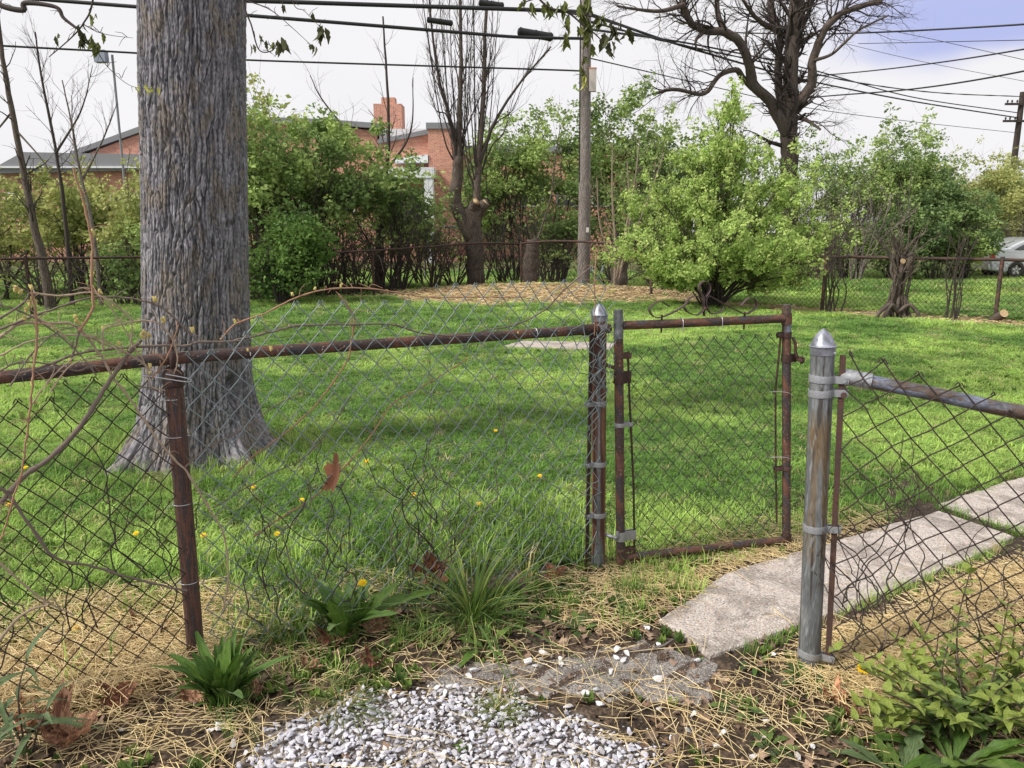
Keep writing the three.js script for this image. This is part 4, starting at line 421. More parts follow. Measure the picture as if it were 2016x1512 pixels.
// ---------------------------------------------------------------- the big oak
const OAK = [-2.2, -5.2];
function oakAxis(y) { return V(OAK[0] + 0.005 + 0.062 * y + 0.004 * y * y * 0.3, y, OAK[1]); }
{
  const T = thing('oak_tree', 'massive grey trunked oak with flared roots behind the fence', 'tree', null, [0, 0, 0]);
  // furrowed bark: cells drawn out lengthwise, cracks between them cut into the surface
  const hash = (a, b, c) => { let h = Math.imul(a, 374761393) + Math.imul(b, 668265263) + Math.imul(c, 1274126177); h = Math.imul(h ^ (h >>> 13), 1274126177); return ((h ^ (h >>> 16)) >>> 0) / 4294967296; };
  const NC = 70; // cells round the trunk
  const crack = (a, y) => { // a in turns
    const wx = 0.5 * N3(Math.cos(a * 6.283) * 2.2, y * 2.4, Math.sin(a * 6.283) * 2.2), wy = N3(Math.cos(a * 6.283) * 3, y * 3, Math.sin(a * 6.283) * 3 + 5);
    const gx = a * NC + wx * 1.6 + 0.35 * N3(Math.cos(a * 6.283) * 9, y * 11, Math.sin(a * 6.283) * 9), gy = y / 0.36 + wy * 1.2; let d1 = 9, d2 = 9, id = 0;
    const ix = Math.floor(gx), iy = Math.floor(gy);
    for (let u = -1; u <= 1; u++) for (let v = -1; v <= 1; v++) { const cx = ix + u, cy = iy + v, m = ((cx % NC) + NC) % NC; const ox = cx + 0.15 + 0.7 * hash(m, cy, 1), oy = cy + hash(m, cy, 2); const d = Math.hypot(gx - ox, (gy - oy) * 0.8); if (d < d1) { d2 = d1; d1 = d; id = hash(m, cy, 3); } else if (d < d2) d2 = d; }
    return [d2 - d1, id];
  };
  const S = 620, ys = []; for (let y = -0.06; y < 3.35; y += 0.0105) ys.push(y); for (let y = 3.4; y <= 8; y += 0.12) ys.push(y);
  const P = [], U = [], I = []; const roots = [[-2.9, 0.32, 0.42], [-0.1, 0.27, 0.38], [1.45, 0.24, 0.3], [2.35, 0.3, 0.36], [0.6, 0.2, 0.27], [-1.6, 0.26, 0.5]];
  for (const y of ys) { const c = oakAxis(Math.max(y, 0)); const r0 = (0.334 - 0.005 * y) * (y > 4 ? 1 - (y - 4) * 0.07 : 1);
    for (let k = 0; k <= S; k++) { const a = k / S, th = a * 6.28318; // angle: cos -> x, sin -> z
      let r = r0 + 0.03 * Math.exp(-Math.max(0, y) / 0.5); const yy = Math.max(0, y + 0.04);
      for (const [ra, amp, wd] of roots) { let d = Math.abs(th - (ra < 0 ? ra + 6.28318 : ra)); if (d > Math.PI) d = 6.28318 - d; r += amp * Math.exp(-((d / wd) ** 2)) * (0.85 * Math.exp(-yy / 0.17) + 0.2 * Math.exp(-yy / 0.42)) * (1 + 0.5 * N3(Math.cos(th) * 5, yy * 4, Math.sin(th) * 5)); }
      r += 0.012 * N3(Math.cos(th) * 1.5, y * 1.1, Math.sin(th) * 1.5) ;
      const [e, id] = y < 4.4 ? crack(a === 1 ? 0 : a, y) : [0.3, 0.5];
      r += -0.02 * (1 - sm(0.02, 0.15, e)) + 0.007 * (id - 0.5) + 0.004 * N3(Math.cos(th) * 22, y * 18, Math.sin(th) * 22) + 0.0035 * N3(Math.cos(th) * 55, y * 40, Math.sin(th) * 55) - 0.006 * sm(0.25, 0.5, N3(Math.cos(th) * 16, y * 26, Math.sin(th) * 16));
      // long seam down the right of the face, and a rotted hollow low on the right flank
      const seam = Math.abs(th - 1.18 - 0.05 * N3(3, y * 2.2, 1)); r -= 0.02 * Math.exp(-((seam / 0.022) ** 2)) * (0.5 + 0.5 * sm(-0.3, 0.2, N3(1, y * 2, 4)));
      const hx = (th - 0.52) / 0.13, hy = (y - 0.5) / 0.115; r -= 0.09 * Math.exp(-((hx * hx + hy * hy) ** 2));
      P.push(c.x + Math.cos(th) * r, y, c.z + Math.sin(th) * r); U.push(a * 2.2, y); } }
  for (let j = 0; j < ys.length - 1; j++) for (let k = 0; k < S; k++) { const q = j * (S + 1) + k; I.push(q, q + S + 1, q + 1, q + 1, q + S + 1, q + S + 2); }
  const g = new THREE.BufferGeometry(); g.setAttribute('position', new THREE.Float32BufferAttribute(P, 3)); g.setAttribute('uv', new THREE.Float32BufferAttribute(U, 2)); g.setIndex(I); g.computeVertexNormals();
  part(T, 'trunk', g, M.oakBark);
  // limbs above the picture carry the drooping twigs
  const top = (y) => oakAxis(y); const limb = (pts, r0, r1) => part(T, 'limb', tubeGeo(curve(pts, 24), (t) => mix(r0, r1, t), 10), M.oakBark);
  limb([top(4.6), V(-1.2, 5.0, -5.1), V(-0.2, 4.7, -5.0), V(0.3, 4.1, -5.05), V(0.15, 3.55, -5.1), V(0.0, 3.41, -5.1)], 0.13, 0.02);
  limb([top(5.4), V(-2.9, 5.6, -4.9), V(-3.4, 4.9, -4.6), V(-3.45, 4.0, -4.5), V(-3.2, 3.4, -4.5)], 0.12, 0.028);
  limb([top(4.3), V(-1.9, 4.7, -5.0), V(-1.75, 4.2, -4.95), V(-1.68, 3.5, -4.9), V(-1.69, 3.3, -4.9)], 0.06, 0.012);
  limb([top(5.0), V(-1.5, 5.5, -4.5), V(-0.6, 5.6, -4.6), V(0.3, 4.4, -5.0), V(0.28, 3.5, -5.1)], 0.1, 0.012);
  limb([top(7.8), V(-1.4, 9.2, -5.4), V(-0.6, 10.5, -5.2)], 0.2, 0.06); limb([top(7.8), V(-2.4, 9.3, -5.6), V(-3.6, 10.8, -6)], 0.2, 0.06); limb([top(7.2), V(-0.9, 8.2, -6.2), V(0.4, 9.2, -7.2)], 0.17, 0.05); limb([top(6.6), V(-3.1, 7.4, -4.6), V(-4.6, 8.4, -4.2)], 0.16, 0.05);
  const ends = [[-3.2, 3.4, -4.5], [-3.2, 3.4, -4.5], null, null, [-1.69, 3.3, -4.9], null, [-1.69, 3.3, -4.9], [-1.69, 3.3, -4.9], [0, 3.41, -5.1], null, null, [0.28, 3.5, -5.1], null];
  TWIGS.forEach(([r, pts], i) => { const p = pts.map((q) => V(...q)); if (ends[i]) p.unshift(V(...ends[i])); part(T, 'twig', tubeGeo(curve(p, p.length * 5), (t) => r * mix(1, 0.35, t), 6), M.twigDark); });
  // short side spurs
  const r = rng(71), sp = new MB(); for (const [, pts] of TWIGS) for (let i = 1; i < pts.length; i++) for (let k = 0; k < 2; k++) { const a = V(...pts[i - 1]).lerp(V(...pts[i]), r()); if (a.y > 3.2) continue; const b = a.clone().add(V(r.r(-0.07, 0.07), r.r(-0.04, 0.07), r.r(-0.05, 0.05))); sp.tube([a, a.clone().lerp(b, 0.5).add(V(r.r(-0.01, 0.01), 0.008, 0)), b], (t) => mix(0.0022, 0.001, t), 4); }
  part(T, 'spurs', sp.geo(), M.twigDark).userData.kind = 'stuff';
  const lm = [leafMat(0.07, 0.075, 0.03), leafMat(0.12, 0.14, 0.03), leafMat(0.5, 0.5, 0.12)];
  HANG.forEach(([x, y, z, s, t]) => { const n = s > 0.06 ? 4 : 2; for (let k = 0; k < n; k++) { const m = part(T, 'leaf', oakLeaf[k % 3], lm[t]); m.position.set(x + r.r(-0.012, 0.012), y + s * 0.35 + r.r(-0.01, 0.01), z + r.r(-0.012, 0.012)); m.rotation.set(Math.PI + r.r(-0.35, 0.35), r() * 6.28, r.r(-0.35, 0.35), 'YXZ'); m.scale.setScalar(s * r.r(0.95, 1.45)); } });
}
// ---------------------------------------------------------------- wild grapevine on the fence
{
  const T = thing('grapevine', 'leafless wild grapevine with pale fuzzy buds sprawling over the rusty fence', 'vine', null, [0, 0, 0]);
  VINES.forEach(([r, t, pts], i) => { const p = pts.map((q) => V(...q)), n = p.length * 7, rr = rng(500 + i); const c = curve(p, n).map((v, k) => v.add(V(0.003 * N3(k * 0.35, i, 1), 0.003 * N3(k * 0.35, i, 5), 0.004 * N3(k * 0.3, i, 9)))); part(T, 'cane', tubeGeo(c, (u) => r * (1 - 0.3 * u) * (1 + 0.16 * N3(u * n * 0.5, i, 3)) * ((u * n) % 9 < 1.2 ? 1.3 : 1), 7), M.canes[t]);
    const sp = new MB(); for (let k = 0; k < p.length * 1.5; k++) { const a = c[Math.floor(rr() * c.length)], L = rr.r(0.02, 0.07), d = V(rr.r(-1, 1), rr.r(-0.4, 1), rr.r(-0.6, 0.6)).normalize(); const q = [a, a.clone().addScaledVector(d, L * 0.5).add(V(rr.r(-0.008, 0.008), 0.006, 0)), a.clone().addScaledVector(d, L).add(V(rr.r(-0.02, 0.02), rr.r(-0.02, 0.01), 0))]; sp.tube(curve(q, 5), (u) => mix(0.0014, 0.0007, u), 4); } part(T, 'tendrils', sp.geo(), M.canes[t]).userData.kind = 'stuff'; });
  const budG = (() => { const b = new MB(), r = rng(9); for (let k = 0; k < 7; k++) { const g = latheGeo([[0, -0.55], [0.22, -0.3], [0.3, 0.05], [0.2, 0.45], [0, 0.75]], 7); b.add(g, TRS(r.r(-0.2, 0.2), r.r(-0.1, 0.3), r.r(-0.2, 0.2), r.r(-0.6, 0.6), r() * 6, r.r(-0.6, 0.6), r.r(0.7, 1.1))); } return b.geo(); })();
  const r = rng(88); BUDS.forEach(([x, y, z, s]) => { const m = part(T, 'bud', budG, M.bud); m.position.set(x, y, z); m.scale.setScalar(s * 1.35); m.rotation.set(r.r(-0.4, 0.4), r() * 6, r.r(-0.4, 0.4)); });
}
// dark dead tendrils wound through the meshes
function deadVines(label, place, n, s0, s1, y0, y1, seed, rad) {
  const T = thing('dead_vine', label, 'vine', 'dead vine stems wound through the wire'), r = rng(seed);
  for (let k = 0; k < n; k++) { let s = r.r(s0, s1), y = r.r(y0, y0 + (y1 - y0) * 0.3), ds = r.r(-0.02, 0.02); const p = []; const L = 8 + Math.floor(r() * 14); for (let i = 0; i < L; i++) { p.push(place(s, y, 0.008 * ((i & 1) ? 1 : -1))); ds = ds * 0.7 + r.r(-0.022, 0.022); s += ds; y += r.r(0.01, 0.055); if (y > y1) break; } if (p.length > 3) part(T, 'stem', tubeGeo(curve(p, p.length * 3), (t) => rad * mix(1, 0.5, t), 5), r() < 0.75 ? M.twigDark : M.canes[0]); }
}
deadVines('dark dead vine stems threaded through the galvanised mesh', (s, y, o) => fencePt(s, y, 0.05 + o), 26, 0.75, 1.55, 0.05, 1.2, 17, 0.0028);
deadVines('dark dead vine stems threaded through the old left mesh', (s, y, o) => fencePt(s, y, 0.03 + o), 26, 1.8, 2.7, 0.1, 1.1, 18, 0.0026);
deadVines('dead vine stems threaded through the mesh beside the grey post', (s, y, o) => V(1.061 + 0.9146 * s, y, -2.498 + 0.4043 * s + 0.04 + o), 16, 0.07, 0.32, 0.02, 0.95, 19, 0.0026);
deadVines('dead vine stems threaded through the mesh at the right edge', (s, y, o) => V(1.061 + 0.9146 * s, y, -2.498 + 0.4043 * s + 0.04 + o), 12, 0.4, 0.75, 0.15, 0.95, 20, 0.0024);
// ---------------------------------------------------------------- dry leaves, weeds and flowers in the foreground
const brownTex = tex(256, 256, (u, v) => { const a = TN(u, v, 5, 2), c = TN(u, v, 30, 9), f = TN(u, v, 90, 3); let k = mixc([122, 86, 66], [188, 148, 120], sm(-0.25, 0.3, a + c * 0.6)); k = mixc(k, [92, 66, 54], sm(0.15, 0.3, TN(u, v, 12, 21))); const z = 1 + f * 0.4; return [k[0] * z, k[1] * z, k[2] * z]; }, [0.8, 0.8]);
const dryMats = [leafMat(1, 1, 1, { map: brownTex, transmission: 0.2, roughness: 0.8 }), leafMat(0.55, 0.44, 0.4, { map: brownTex, transmission: 0.25, roughness: 0.8 }), leafMat(1.25, 1.15, 1.05, { map: brownTex, transmission: 0.15, roughness: 0.85 })];
{
  const r = rng(77); const D = [
    [-1.40, -2.70, 0.12, 0, 0.1, 'broad pale brown dry leaf lying on straw left of the rusty post'], [-0.36, -3.15, 0.13, 1, -0.9, 'dark rust brown dry leaf propped upright against the wire mesh'],
    [0.2, -3.24, 0.085, 1, -0.6, 'small dark dry leaf at the foot of the worn gate post'], [-0.53, -2.76, 0.1, 0, -0.15, 'curled brown dry leaf beside the flowering dandelion plant'], [-1.36, -2.06, 0.15, 0, 0.25, 'large crumpled brown dry leaf in the near left corner'],
    [1.069, -2.30, 0.065, 2, 0.1, 'tan dry leaf on the soil near the grey end post'], [-1.28, -2.28, 0.09, 1, -0.5, 'dark curled dry leaf standing in the straw edge'], [-1.05, -2.29, 0.075, 0, -0.4, 'brown dry leaf tucked beside the leafy dock clump'],
    [-0.86, -2.36, 0.07, 0, 0.2, 'small brown dry leaf right of the leafy dock clump'], [-0.67, -2.66, 0.1, 1, 0.1, 'dark brown dry leaf under the dandelion plant'], [1.09, -2.20, 0.05, 1, 0.2, 'small reddish dry leaf beside the green shrub'], [-1.52, -2.16, 0.085, 2, 0.2, 'pale buff dry leaf below the left mesh'], [-0.5, -2.5, 0.07, 1, 0.1, 'flat brown dry leaf on dark litter below the dandelion plant'], [-0.72, -2.47, 0.06, 0, 0.3, 'small wrinkled dry leaf on the dark soil left of the gravel']];
  D.forEach(([x, z, s, m, tilt, label], i) => { const o = single('dry_leaf', lobedLeaf(i + 3, 0.95), dryMats[m], label, 'leaf', 'dry brown leaves lying by the fence'); o.position.set(x, H(x, z) + 0.02 + Math.abs(tilt) * s * 0.45, z); o.rotation.set(-tilt, r() * 1.6 - 0.8, r.r(-0.2, 0.2), 'YXZ'); o.scale.set(s * 0.75, s * 0.9, s * 0.62); });
  // the rust-red leaf caught high in the mesh
  const o = single('dry_leaf', lobedLeaf(31, 0.35), leafMat(0.25, 0.1, 0.055, { transmission: 0.3 }), 'rust red lobed dry leaf caught in the mesh in front of the lawn', 'leaf'); o.position.copy(fencePt(1.238, 0.66, 0.075)); o.rotation.set(1.2, -0.5, 0.5, 'YXZ'); o.scale.setScalar(0.082);
  // small crumbs of leaf and bark on the soil
  const l = [], g = lobedLeaf(50, 0.5); for (let i = 0; i < 5000; i++) { const x = r.r(-1.9, 1.9), z = r.r(-3.1, -1.5); if (onSlab(x, z) || gravelD(x, z) > 0.5 && r() < 0.9) continue; const near = beyond(x, z) < 0.35 ? 1 : 0.3; if (r() > near * (0.35 + sm(-0.1, 0.3, fbm(x * 3, z * 3, 2, 2)))) continue; const k = r.r(0.3, 1.05), c = mixc([0.16, 0.09, 0.055], [0.34, 0.24, 0.17], r()); l.push([TRS(x, H(x, z) + 0.008, z, r.r(-0.6, 0.6), r() * 6, r.r(-0.6, 0.6), r.r(0.006, 0.024)), rgb(c[0] * k, c[1] * k, c[2] * k)]); }
  scatter(scene, 'leaf_litter', g, std({ color: rgb(1, 1, 1), side: THREE.DoubleSide }), l, 'crumbled brown leaf litter on the dark soil', 'leaf litter');
  // low broad-leaved ground cover in the thin turf by the fence
  const ros = (() => { const b = new MB(), q = rng(3); for (let k = 0; k < 7; k++) b.add(ovate[k % 3], new THREE.Matrix4().compose(V(0, 0.1, 0), new THREE.Quaternion().setFromEuler(new THREE.Euler(-q.r(0.7, 1.3), k / 7 * 6.28 + q(), 0, 'YXZ')), V(1, q.r(0.7, 1.1), 1))); return b.geo(); })();
  const L2 = []; for (let i = 0; i < 6500; i++) { const x = r.r(-2.4, 1.9), z = r.r(-4.2, -1.95); if (onSlab(x, z, 0.01) || gravelD(x, z) > 0.4 || inside(PAD, x, z)) continue; const f = beyond(x, z); const d = (x < 0.5 ? sm(-1.0, -0.35, f) : 0.45) * sm(0.0, 0.3, fbm(x * 2.2 + 3, z * 2.2, 6, 3) + 0.12); if (r() > d * (x < -1.15 && z > -3.0 ? 0.25 : 1)) continue; const s = r.r(0.014, 0.048), c = mixc([0.07, 0.13, 0.03], [0.2, 0.3, 0.06], r()); L2.push([TRS(x, H(x, z), z, r.r(-0.2, 0.2), r() * 6, r.r(-0.2, 0.2), s), rgb(...c)]); }
  for (let i = 0; i < 5200; i++) { const z = -mix(3.2, 10, Math.pow(r(), 1.4)), w = -z * 0.78 + 1, x = r.r(-w, w); if (lawnD(x, z) < 0.5 || fbm(x * 0.9 + 11, z * 0.9, 3.3, 3) < 0.08) continue; const s = r.r(0.02, 0.045), c = mixc([0.1, 0.2, 0.04], [0.24, 0.36, 0.08], r()); L2.push([TRS(x, H(x, z) + 0.02, z, r.r(-0.2, 0.2), r() * 6, r.r(-0.2, 0.2), s), rgb(...c)]); }
  scatter(scene, 'ground_cover', ros, leafMat(1, 1, 1), L2, 'low green broad leaved ground cover at the fence foot', 'ground cover');
}
const veinTex = tex(128, 256, (u, v) => { const x = Math.abs(u - 0.5) * 2, rib = sm(0.1, 0.02, x), side = sm(0.72, 0.98, Math.cos((v * 9 - x * 1.6) * 6.283)), n = TN(u, v, 10, 3), f = TN(u, v, 40, 7), hole = sm(0.27, 0.33, TN(u, v, 9, 41)); let k = mixc([196, 200, 186], [246, 246, 236], sm(-0.3, 0.3, n + f * 0.5)); k = mixc(k, [255, 255, 250], rib * 0.8); k = mixc(k, [228, 232, 206], side * 0.45); return mixc(k, [190, 160, 110], hole * 0.7); });
const veinBump = tex(128, 256, (u, v) => { const x = Math.abs(u - 0.5) * 2; return 150 - 90 * sm(0.1, 0.02, x) - 50 * sm(0.7, 1, Math.cos((v * 9 - x * 1.6) * 6.283)) + 60 * TN(u, v, 30, 7); }, [1, 1], false);
const veined = (r, g, b) => leafMat(r, g, b, { map: veinTex, bumpMap: veinBump, bumpScale: 0.0012, roughness: 0.55, specularIntensity: 0.5 });
const green = { dock: veined(0.12, 0.235, 0.04), dand: veined(0.16, 0.29, 0.05), fresh: veined(0.38, 0.47, 0.11), freshD: veined(0.19, 0.29, 0.075), blue: veined(0.17, 0.25, 0.12), dark: veined(0.09, 0.155, 0.045), olive: veined(0.22, 0.25, 0.06) };
function rosette(name, label, cat, x, z, fam, mat, n, len, up, seed, group) { // leaves rising from one crown
  const T = thing(name, label, cat, group, [x, H(x, z), z]), r = rng(seed);
  for (let i = 0; i < n; i++) { const m = part(T, 'leaf', fam[i % 3], Array.isArray(mat) ? mat[i % mat.length] : mat); const a = i * 2.4 + r.r(-0.4, 0.4), d = (fam === blade ? r.r(0, 0.06) : r.r(0, 0.03)) * len / 0.15; m.position.set(Math.sin(a) * d, 0.0, Math.cos(a) * d); m.rotation.set(mix(1.25, 0.12, Math.min(1, up * r.r(0.5, 1.25))), a, r.r(-0.25, 0.25), 'YXZ'); m.scale.setScalar(len * r.r(0.45, 1.1)); m.scale.x *= r.r(0.65, 1.1); m.scale.z *= r.r(0.3, 1.6); }
  return T;
}
const petalG = (() => { const b = new MB(), r = rng(4); for (let k = 0; k < 46; k++) { const a = k * 2.4, t = Math.sqrt(k / 46), e = 1.25 - t * 1.15; const d = V(Math.cos(a) * Math.cos(e), Math.sin(e), Math.sin(a) * Math.cos(e)), s = V(-Math.sin(a), 0, Math.cos(a)).multiplyScalar(0.11), p = d.clone().multiplyScalar(0.12), q = d.clone().multiplyScalar(r.r(0.85, 1.05)); b.quad(p.clone().sub(s), p.clone().add(s), q.clone().add(s), q.clone().sub(s)); } return b.geo(); })();
const M_pet = leafMat(0.85, 0.62, 0.02, { transmission: 0.25 }), M_stalk = leafMat(0.2, 0.26, 0.08), M_vio = leafMat(0.2, 0.12, 0.5);
function dandelionHead(T, y, s, lx = 0, lz = 0) { part(T, 'stalk', tubeGeo(curve([V(0, 0, 0), V(lx * 0.3, y * 0.6, lz * 0.3), V(lx, y, lz)], 8), 0.0022, 6), M_stalk); const f = part(T, 'flower_head', petalG, M_pet); f.position.set(lx, y, lz); f.scale.set(s * 1.05, s * 0.6, s * 1.05); f.rotation.set(0.35, 0, 0); }
{
  const flowers = [[-1.87, -3.6, 'dandelion flower in the grass left of the rusty line post'], [-2.72, -3.95, 'dandelion flower at the far left behind the old mesh'], [-1.14, -3.5, 'dandelion flower right of the rusty line post'], [-1.53, -3.58, 'dandelion flower just behind the rusty line post'], [-0.56, -4.12, 'dandelion flower in the lawn under the middle of the fence'], [-1.15, -3.98, 'dandelion flower near the hanging red leaf, nearer the fence'], [-1.66, -2.68, 'dandelion flower poking out of the straw by the old mesh'], [-1.5, -4.25, 'dandelion flower close to the oak roots'], [-0.65, -5.8, 'small dandelion flower far out in the lawn'], [-0.95, -4.8, 'dandelion flower right of the hanging red leaf'], [-0.19, -3.97, 'dandelion flower left of the worn gate post'], [-3.0, -4.55, 'dandelion flower beyond the thick vine cane'], [0.16, -4.5, 'dandelion flower in the lawn behind the gate post'], [-0.13, -5.5, 'far small dandelion flower in the middle of the lawn']];
  flowers.forEach(([x, z, label], i) => { const T = thing('dandelion_flower', label, 'flower', 'yellow dandelions in the grass', [x, H(x, z), z]); dandelionHead(T, 0.07 + 0.02 * (i % 3), 0.015, 0.01, 0.01); });
  [[-1.22, -3.45, 'violet flower right of the rusty line post'], [-1.49, -3.03, 'violet flower in the straw left of the rusty post'], [-1.68, -2.95, 'violet flower furthest left in the straw'], [-1.35, -3.7, 'violet flower in the grass by the line post']].forEach(([x, z, label], i) => { const T = thing('violet_flower', label, 'flower', 'violets by the fence', [x, H(x, z), z]); part(T, 'stalk', tubeGeo([V(0, 0, 0), V(0.004, 0.05, 0)], 0.0013, 5), M_stalk); const r = rng(i); for (let k = 0; k < 5; k++) { const m = part(T, 'petal', ovate[k % 3], M_vio); m.position.set(0.004, 0.05, 0); m.rotation.set(0.9, k * 1.256, 0, 'YXZ'); m.scale.setScalar(0.014); } });

  rosette('dock_clump', 'upright clump of glossy green dock leaves at the rusty post foot', 'weed', -0.96, -2.30, strap, [green.dock, green.dand, green.dock], 76, 0.215, 1.55, 31);
  const dp = rosette('dandelion_plant', 'tall toothed dandelion plant with one yellow flower before the mesh', 'weed', -0.63, -2.72, toothed, [green.dand, green.dock], 26, 0.28, 1.5, 32); dandelionHead(dp, 0.2, 0.018, 0.05, -0.06);
  rosette('grass_clump', 'big arching clump of long green grass left of the gate', 'grass', -0.16, -2.85, blade, [green.dand, green.fresh, green.dock], 170, 0.33, 1.15, 33);
  rosette('broad_weed', 'flat broad leaved weed in front of the long grass clump', 'weed', -0.1, -2.64, strap, [green.freshD, green.dand], 13, 0.14, 0.25, 34);
  rosette('grass_clump', 'small yellow green grass tuft growing in the gravel', 'grass', -0.04, -2.24, blade, [green.olive, green.fresh], 150, 0.1, 0.75, 35);
  rosette('grass_clump', 'grass tuft at the left edge of the gravel', 'grass', -0.55, -2.27, blade, [green.olive, green.freshD], 90, 0.16, 0.6, 36);
  rosette('broad_weed', 'dark low weed on soil in front of the path slab', 'weed', 0.74, -2.27, toothed, [green.dark, green.freshD], 26, 0.1, 0.25, 37);
  rosette('broad_weed', 'dark weed at the foot of the grey end post', 'weed', 1.03, -2.41, ovate, [green.dark, green.dock], 18, 0.09, 0.45, 38);
  rosette('broad_weed', 'low weed lying in straw by the near right soil', 'weed', 0.78, -2.08, toothed, [green.dark, green.freshD], 18, 0.08, 0.2, 39);
  rosette('clover_sprig', 'tiny green sprig among the gravel stones', 'weed', -0.15, -2.08, ovate, green.dand, 9, 0.026, 0.5, 40);
  rosette('broad_weed', 'weedy rosette at the left edge of the path slab', 'weed', 0.5, -2.95, toothed, [green.dark, green.dock], 18, 0.09, 0.3, 41);
  rosette('broad_weed', 'weedy rosette between grass clump and path slab', 'weed', 0.27, -2.78, toothed, [green.freshD, green.dark], 16, 0.09, 0.3, 42);
  rosette('broad_weed', 'weedy rosette at the right of the path slab corner', 'weed', 0.88, -2.52, strap, [green.dark, green.dock], 12, 0.08, 0.35, 43);
  rosette('dock_clump', 'coarse dock leaves sprawling in the near right corner', 'weed', 1.3, -2.0, strap, [green.dock, green.freshD], 22, 0.24, 0.45, 44);
  rosette('dock_clump', 'pale jagged dock leaves under the green shrub', 'weed', 1.12, -1.93, toothed, [green.freshD, green.blue], 16, 0.2, 0.3, 45);
  rosette('grass_clump', 'grass tuft standing against the mesh right of the rusty post', 'grass', -0.85, -2.82, blade, [green.dand, green.freshD], 90, 0.26, 0.9, 46);
  const fl = thing('dandelion_flower', 'dandelion flower between grey end post and green shrub', 'flower', 'yellow dandelions in the grass', [1.21, 0, -2.41]); dandelionHead(fl, 0.06, 0.021);
}
// leafy shoots: stems with paired leaves
function leafyShoots(T, stems, fam, mats, L, r, pair = true) {
  for (const [base, tip, n] of stems) { const mid = base.clone().lerp(tip, 0.5).add(V(r.r(-0.03, 0.03), 0.03, r.r(-0.03, 0.03))), c = curve([base, mid, tip], 14); part(T, 'stem', tubeGeo(c, (t) => mix(0.0035, 0.0015, t), 6), M.twigBrown);
    for (let k = 0; k < n; k++) { const t = mix(0.25, 1, (k + 0.5) / n), p = c[Math.min(14, Math.floor(t * 14))], a = k * 1.9 + r.r(-0.4, 0.4); for (const s of pair ? [0, Math.PI] : [0]) { const m = part(T, 'leaf', fam[Math.floor(r() * 3)], mats[Math.min(mats.length - 1, Math.floor((1 - t) * mats.length * 0.9 + r() * 0.7))]); m.position.copy(p); m.rotation.set(r.r(0.55, 1.2) * (t > 0.9 ? 0.6 : 1), a + s, r.r(-0.3, 0.3), 'YXZ'); m.scale.setScalar(L * r.r(0.65, 1.15) * mix(1.0, 0.75, t)); } } }
}
{
  const x = 1.40, z = -2.13, T = thing('green_shrub', 'young shrub with fresh yellow green leaves before the right fence', 'shrub', null, [x, 0, z]), r = rng(55), st = [];
  for (let i = 0; i < 40; i++) { const a = r() * 6.28, d = 0.08 + 0.34 * Math.sqrt(r()); st.push([V(r.r(-0.05, 0.05), 0, r.r(-0.04, 0.04)), V(Math.cos(a) * d - 0.03, 0.1 + 0.36 * r() * (1.1 - d), Math.sin(a) * d * 0.6), 6 + Math.floor(r() * 4)]); }
  st.push([V(0.02, 0, 0), V(0.0, 0.55, -0.06), 9], [V(0.04, 0, 0), V(0.12, 0.44, -0.05), 8], [V(-0.05, 0, 0), V(-0.36, 0.12, 0.02), 6], [V(-0.05, 0, 0), V(-0.31, 0.2, -0.06), 6]);
  leafyShoots(T, st, ovate, [green.fresh, green.fresh, green.freshD, green.dark], 0.064, r);
  const T2 = thing('willow_seedling', 'blue green seedling with narrow leaves at the near left corner', 'weed', null, [-1.47, 0, -2.06]), r2 = rng(56);
  leafyShoots(T2, [[V(0, 0, 0), V(0.03, 0.3, -0.02), 9], [V(0, 0, 0), V(-0.08, 0.24, 0.02), 7], [V(0.02, 0, 0), V(0.1, 0.16, 0.02), 6], [V(0, 0, 0), V(0.03, 0.12, 0.1), 6]], lance, [green.blue, green.blue], 0.15, r2, false);
  const tw = (label, pts, rad) => single('fallen_twig', tubeGeo(curve(pts.map((p) => V(...p)), 20), (t) => rad * (1 - 0.4 * t), 7), M.barkGrey, label, 'twig', 'fallen twigs on the soil');
  tw('grey curved twig lying by the path slab corner', [[0.42, 0.012, -2.63], [0.49, 0.014, -2.605], [0.56, 0.018, -2.63], [0.61, 0.02, -2.675]], 0.007);
  tw('dark twig lying on the crumbled paving patch', [[0.31, 0.018, -2.325], [0.36, 0.018, -2.33], [0.41, 0.02, -2.345]], 0.006);
  tw('thin dark twig at the right end of the gravel', [[0.56, 0.012, -2.18], [0.58, 0.012, -2.1], [0.57, 0.012, -2.02]], 0.006);
  tw('brown stick under the left mesh by the straw', [[-1.35, 0.02, -3.02], [-1.42, 0.03, -3.06], [-1.6, 0.02, -3.04]], 0.012);
}
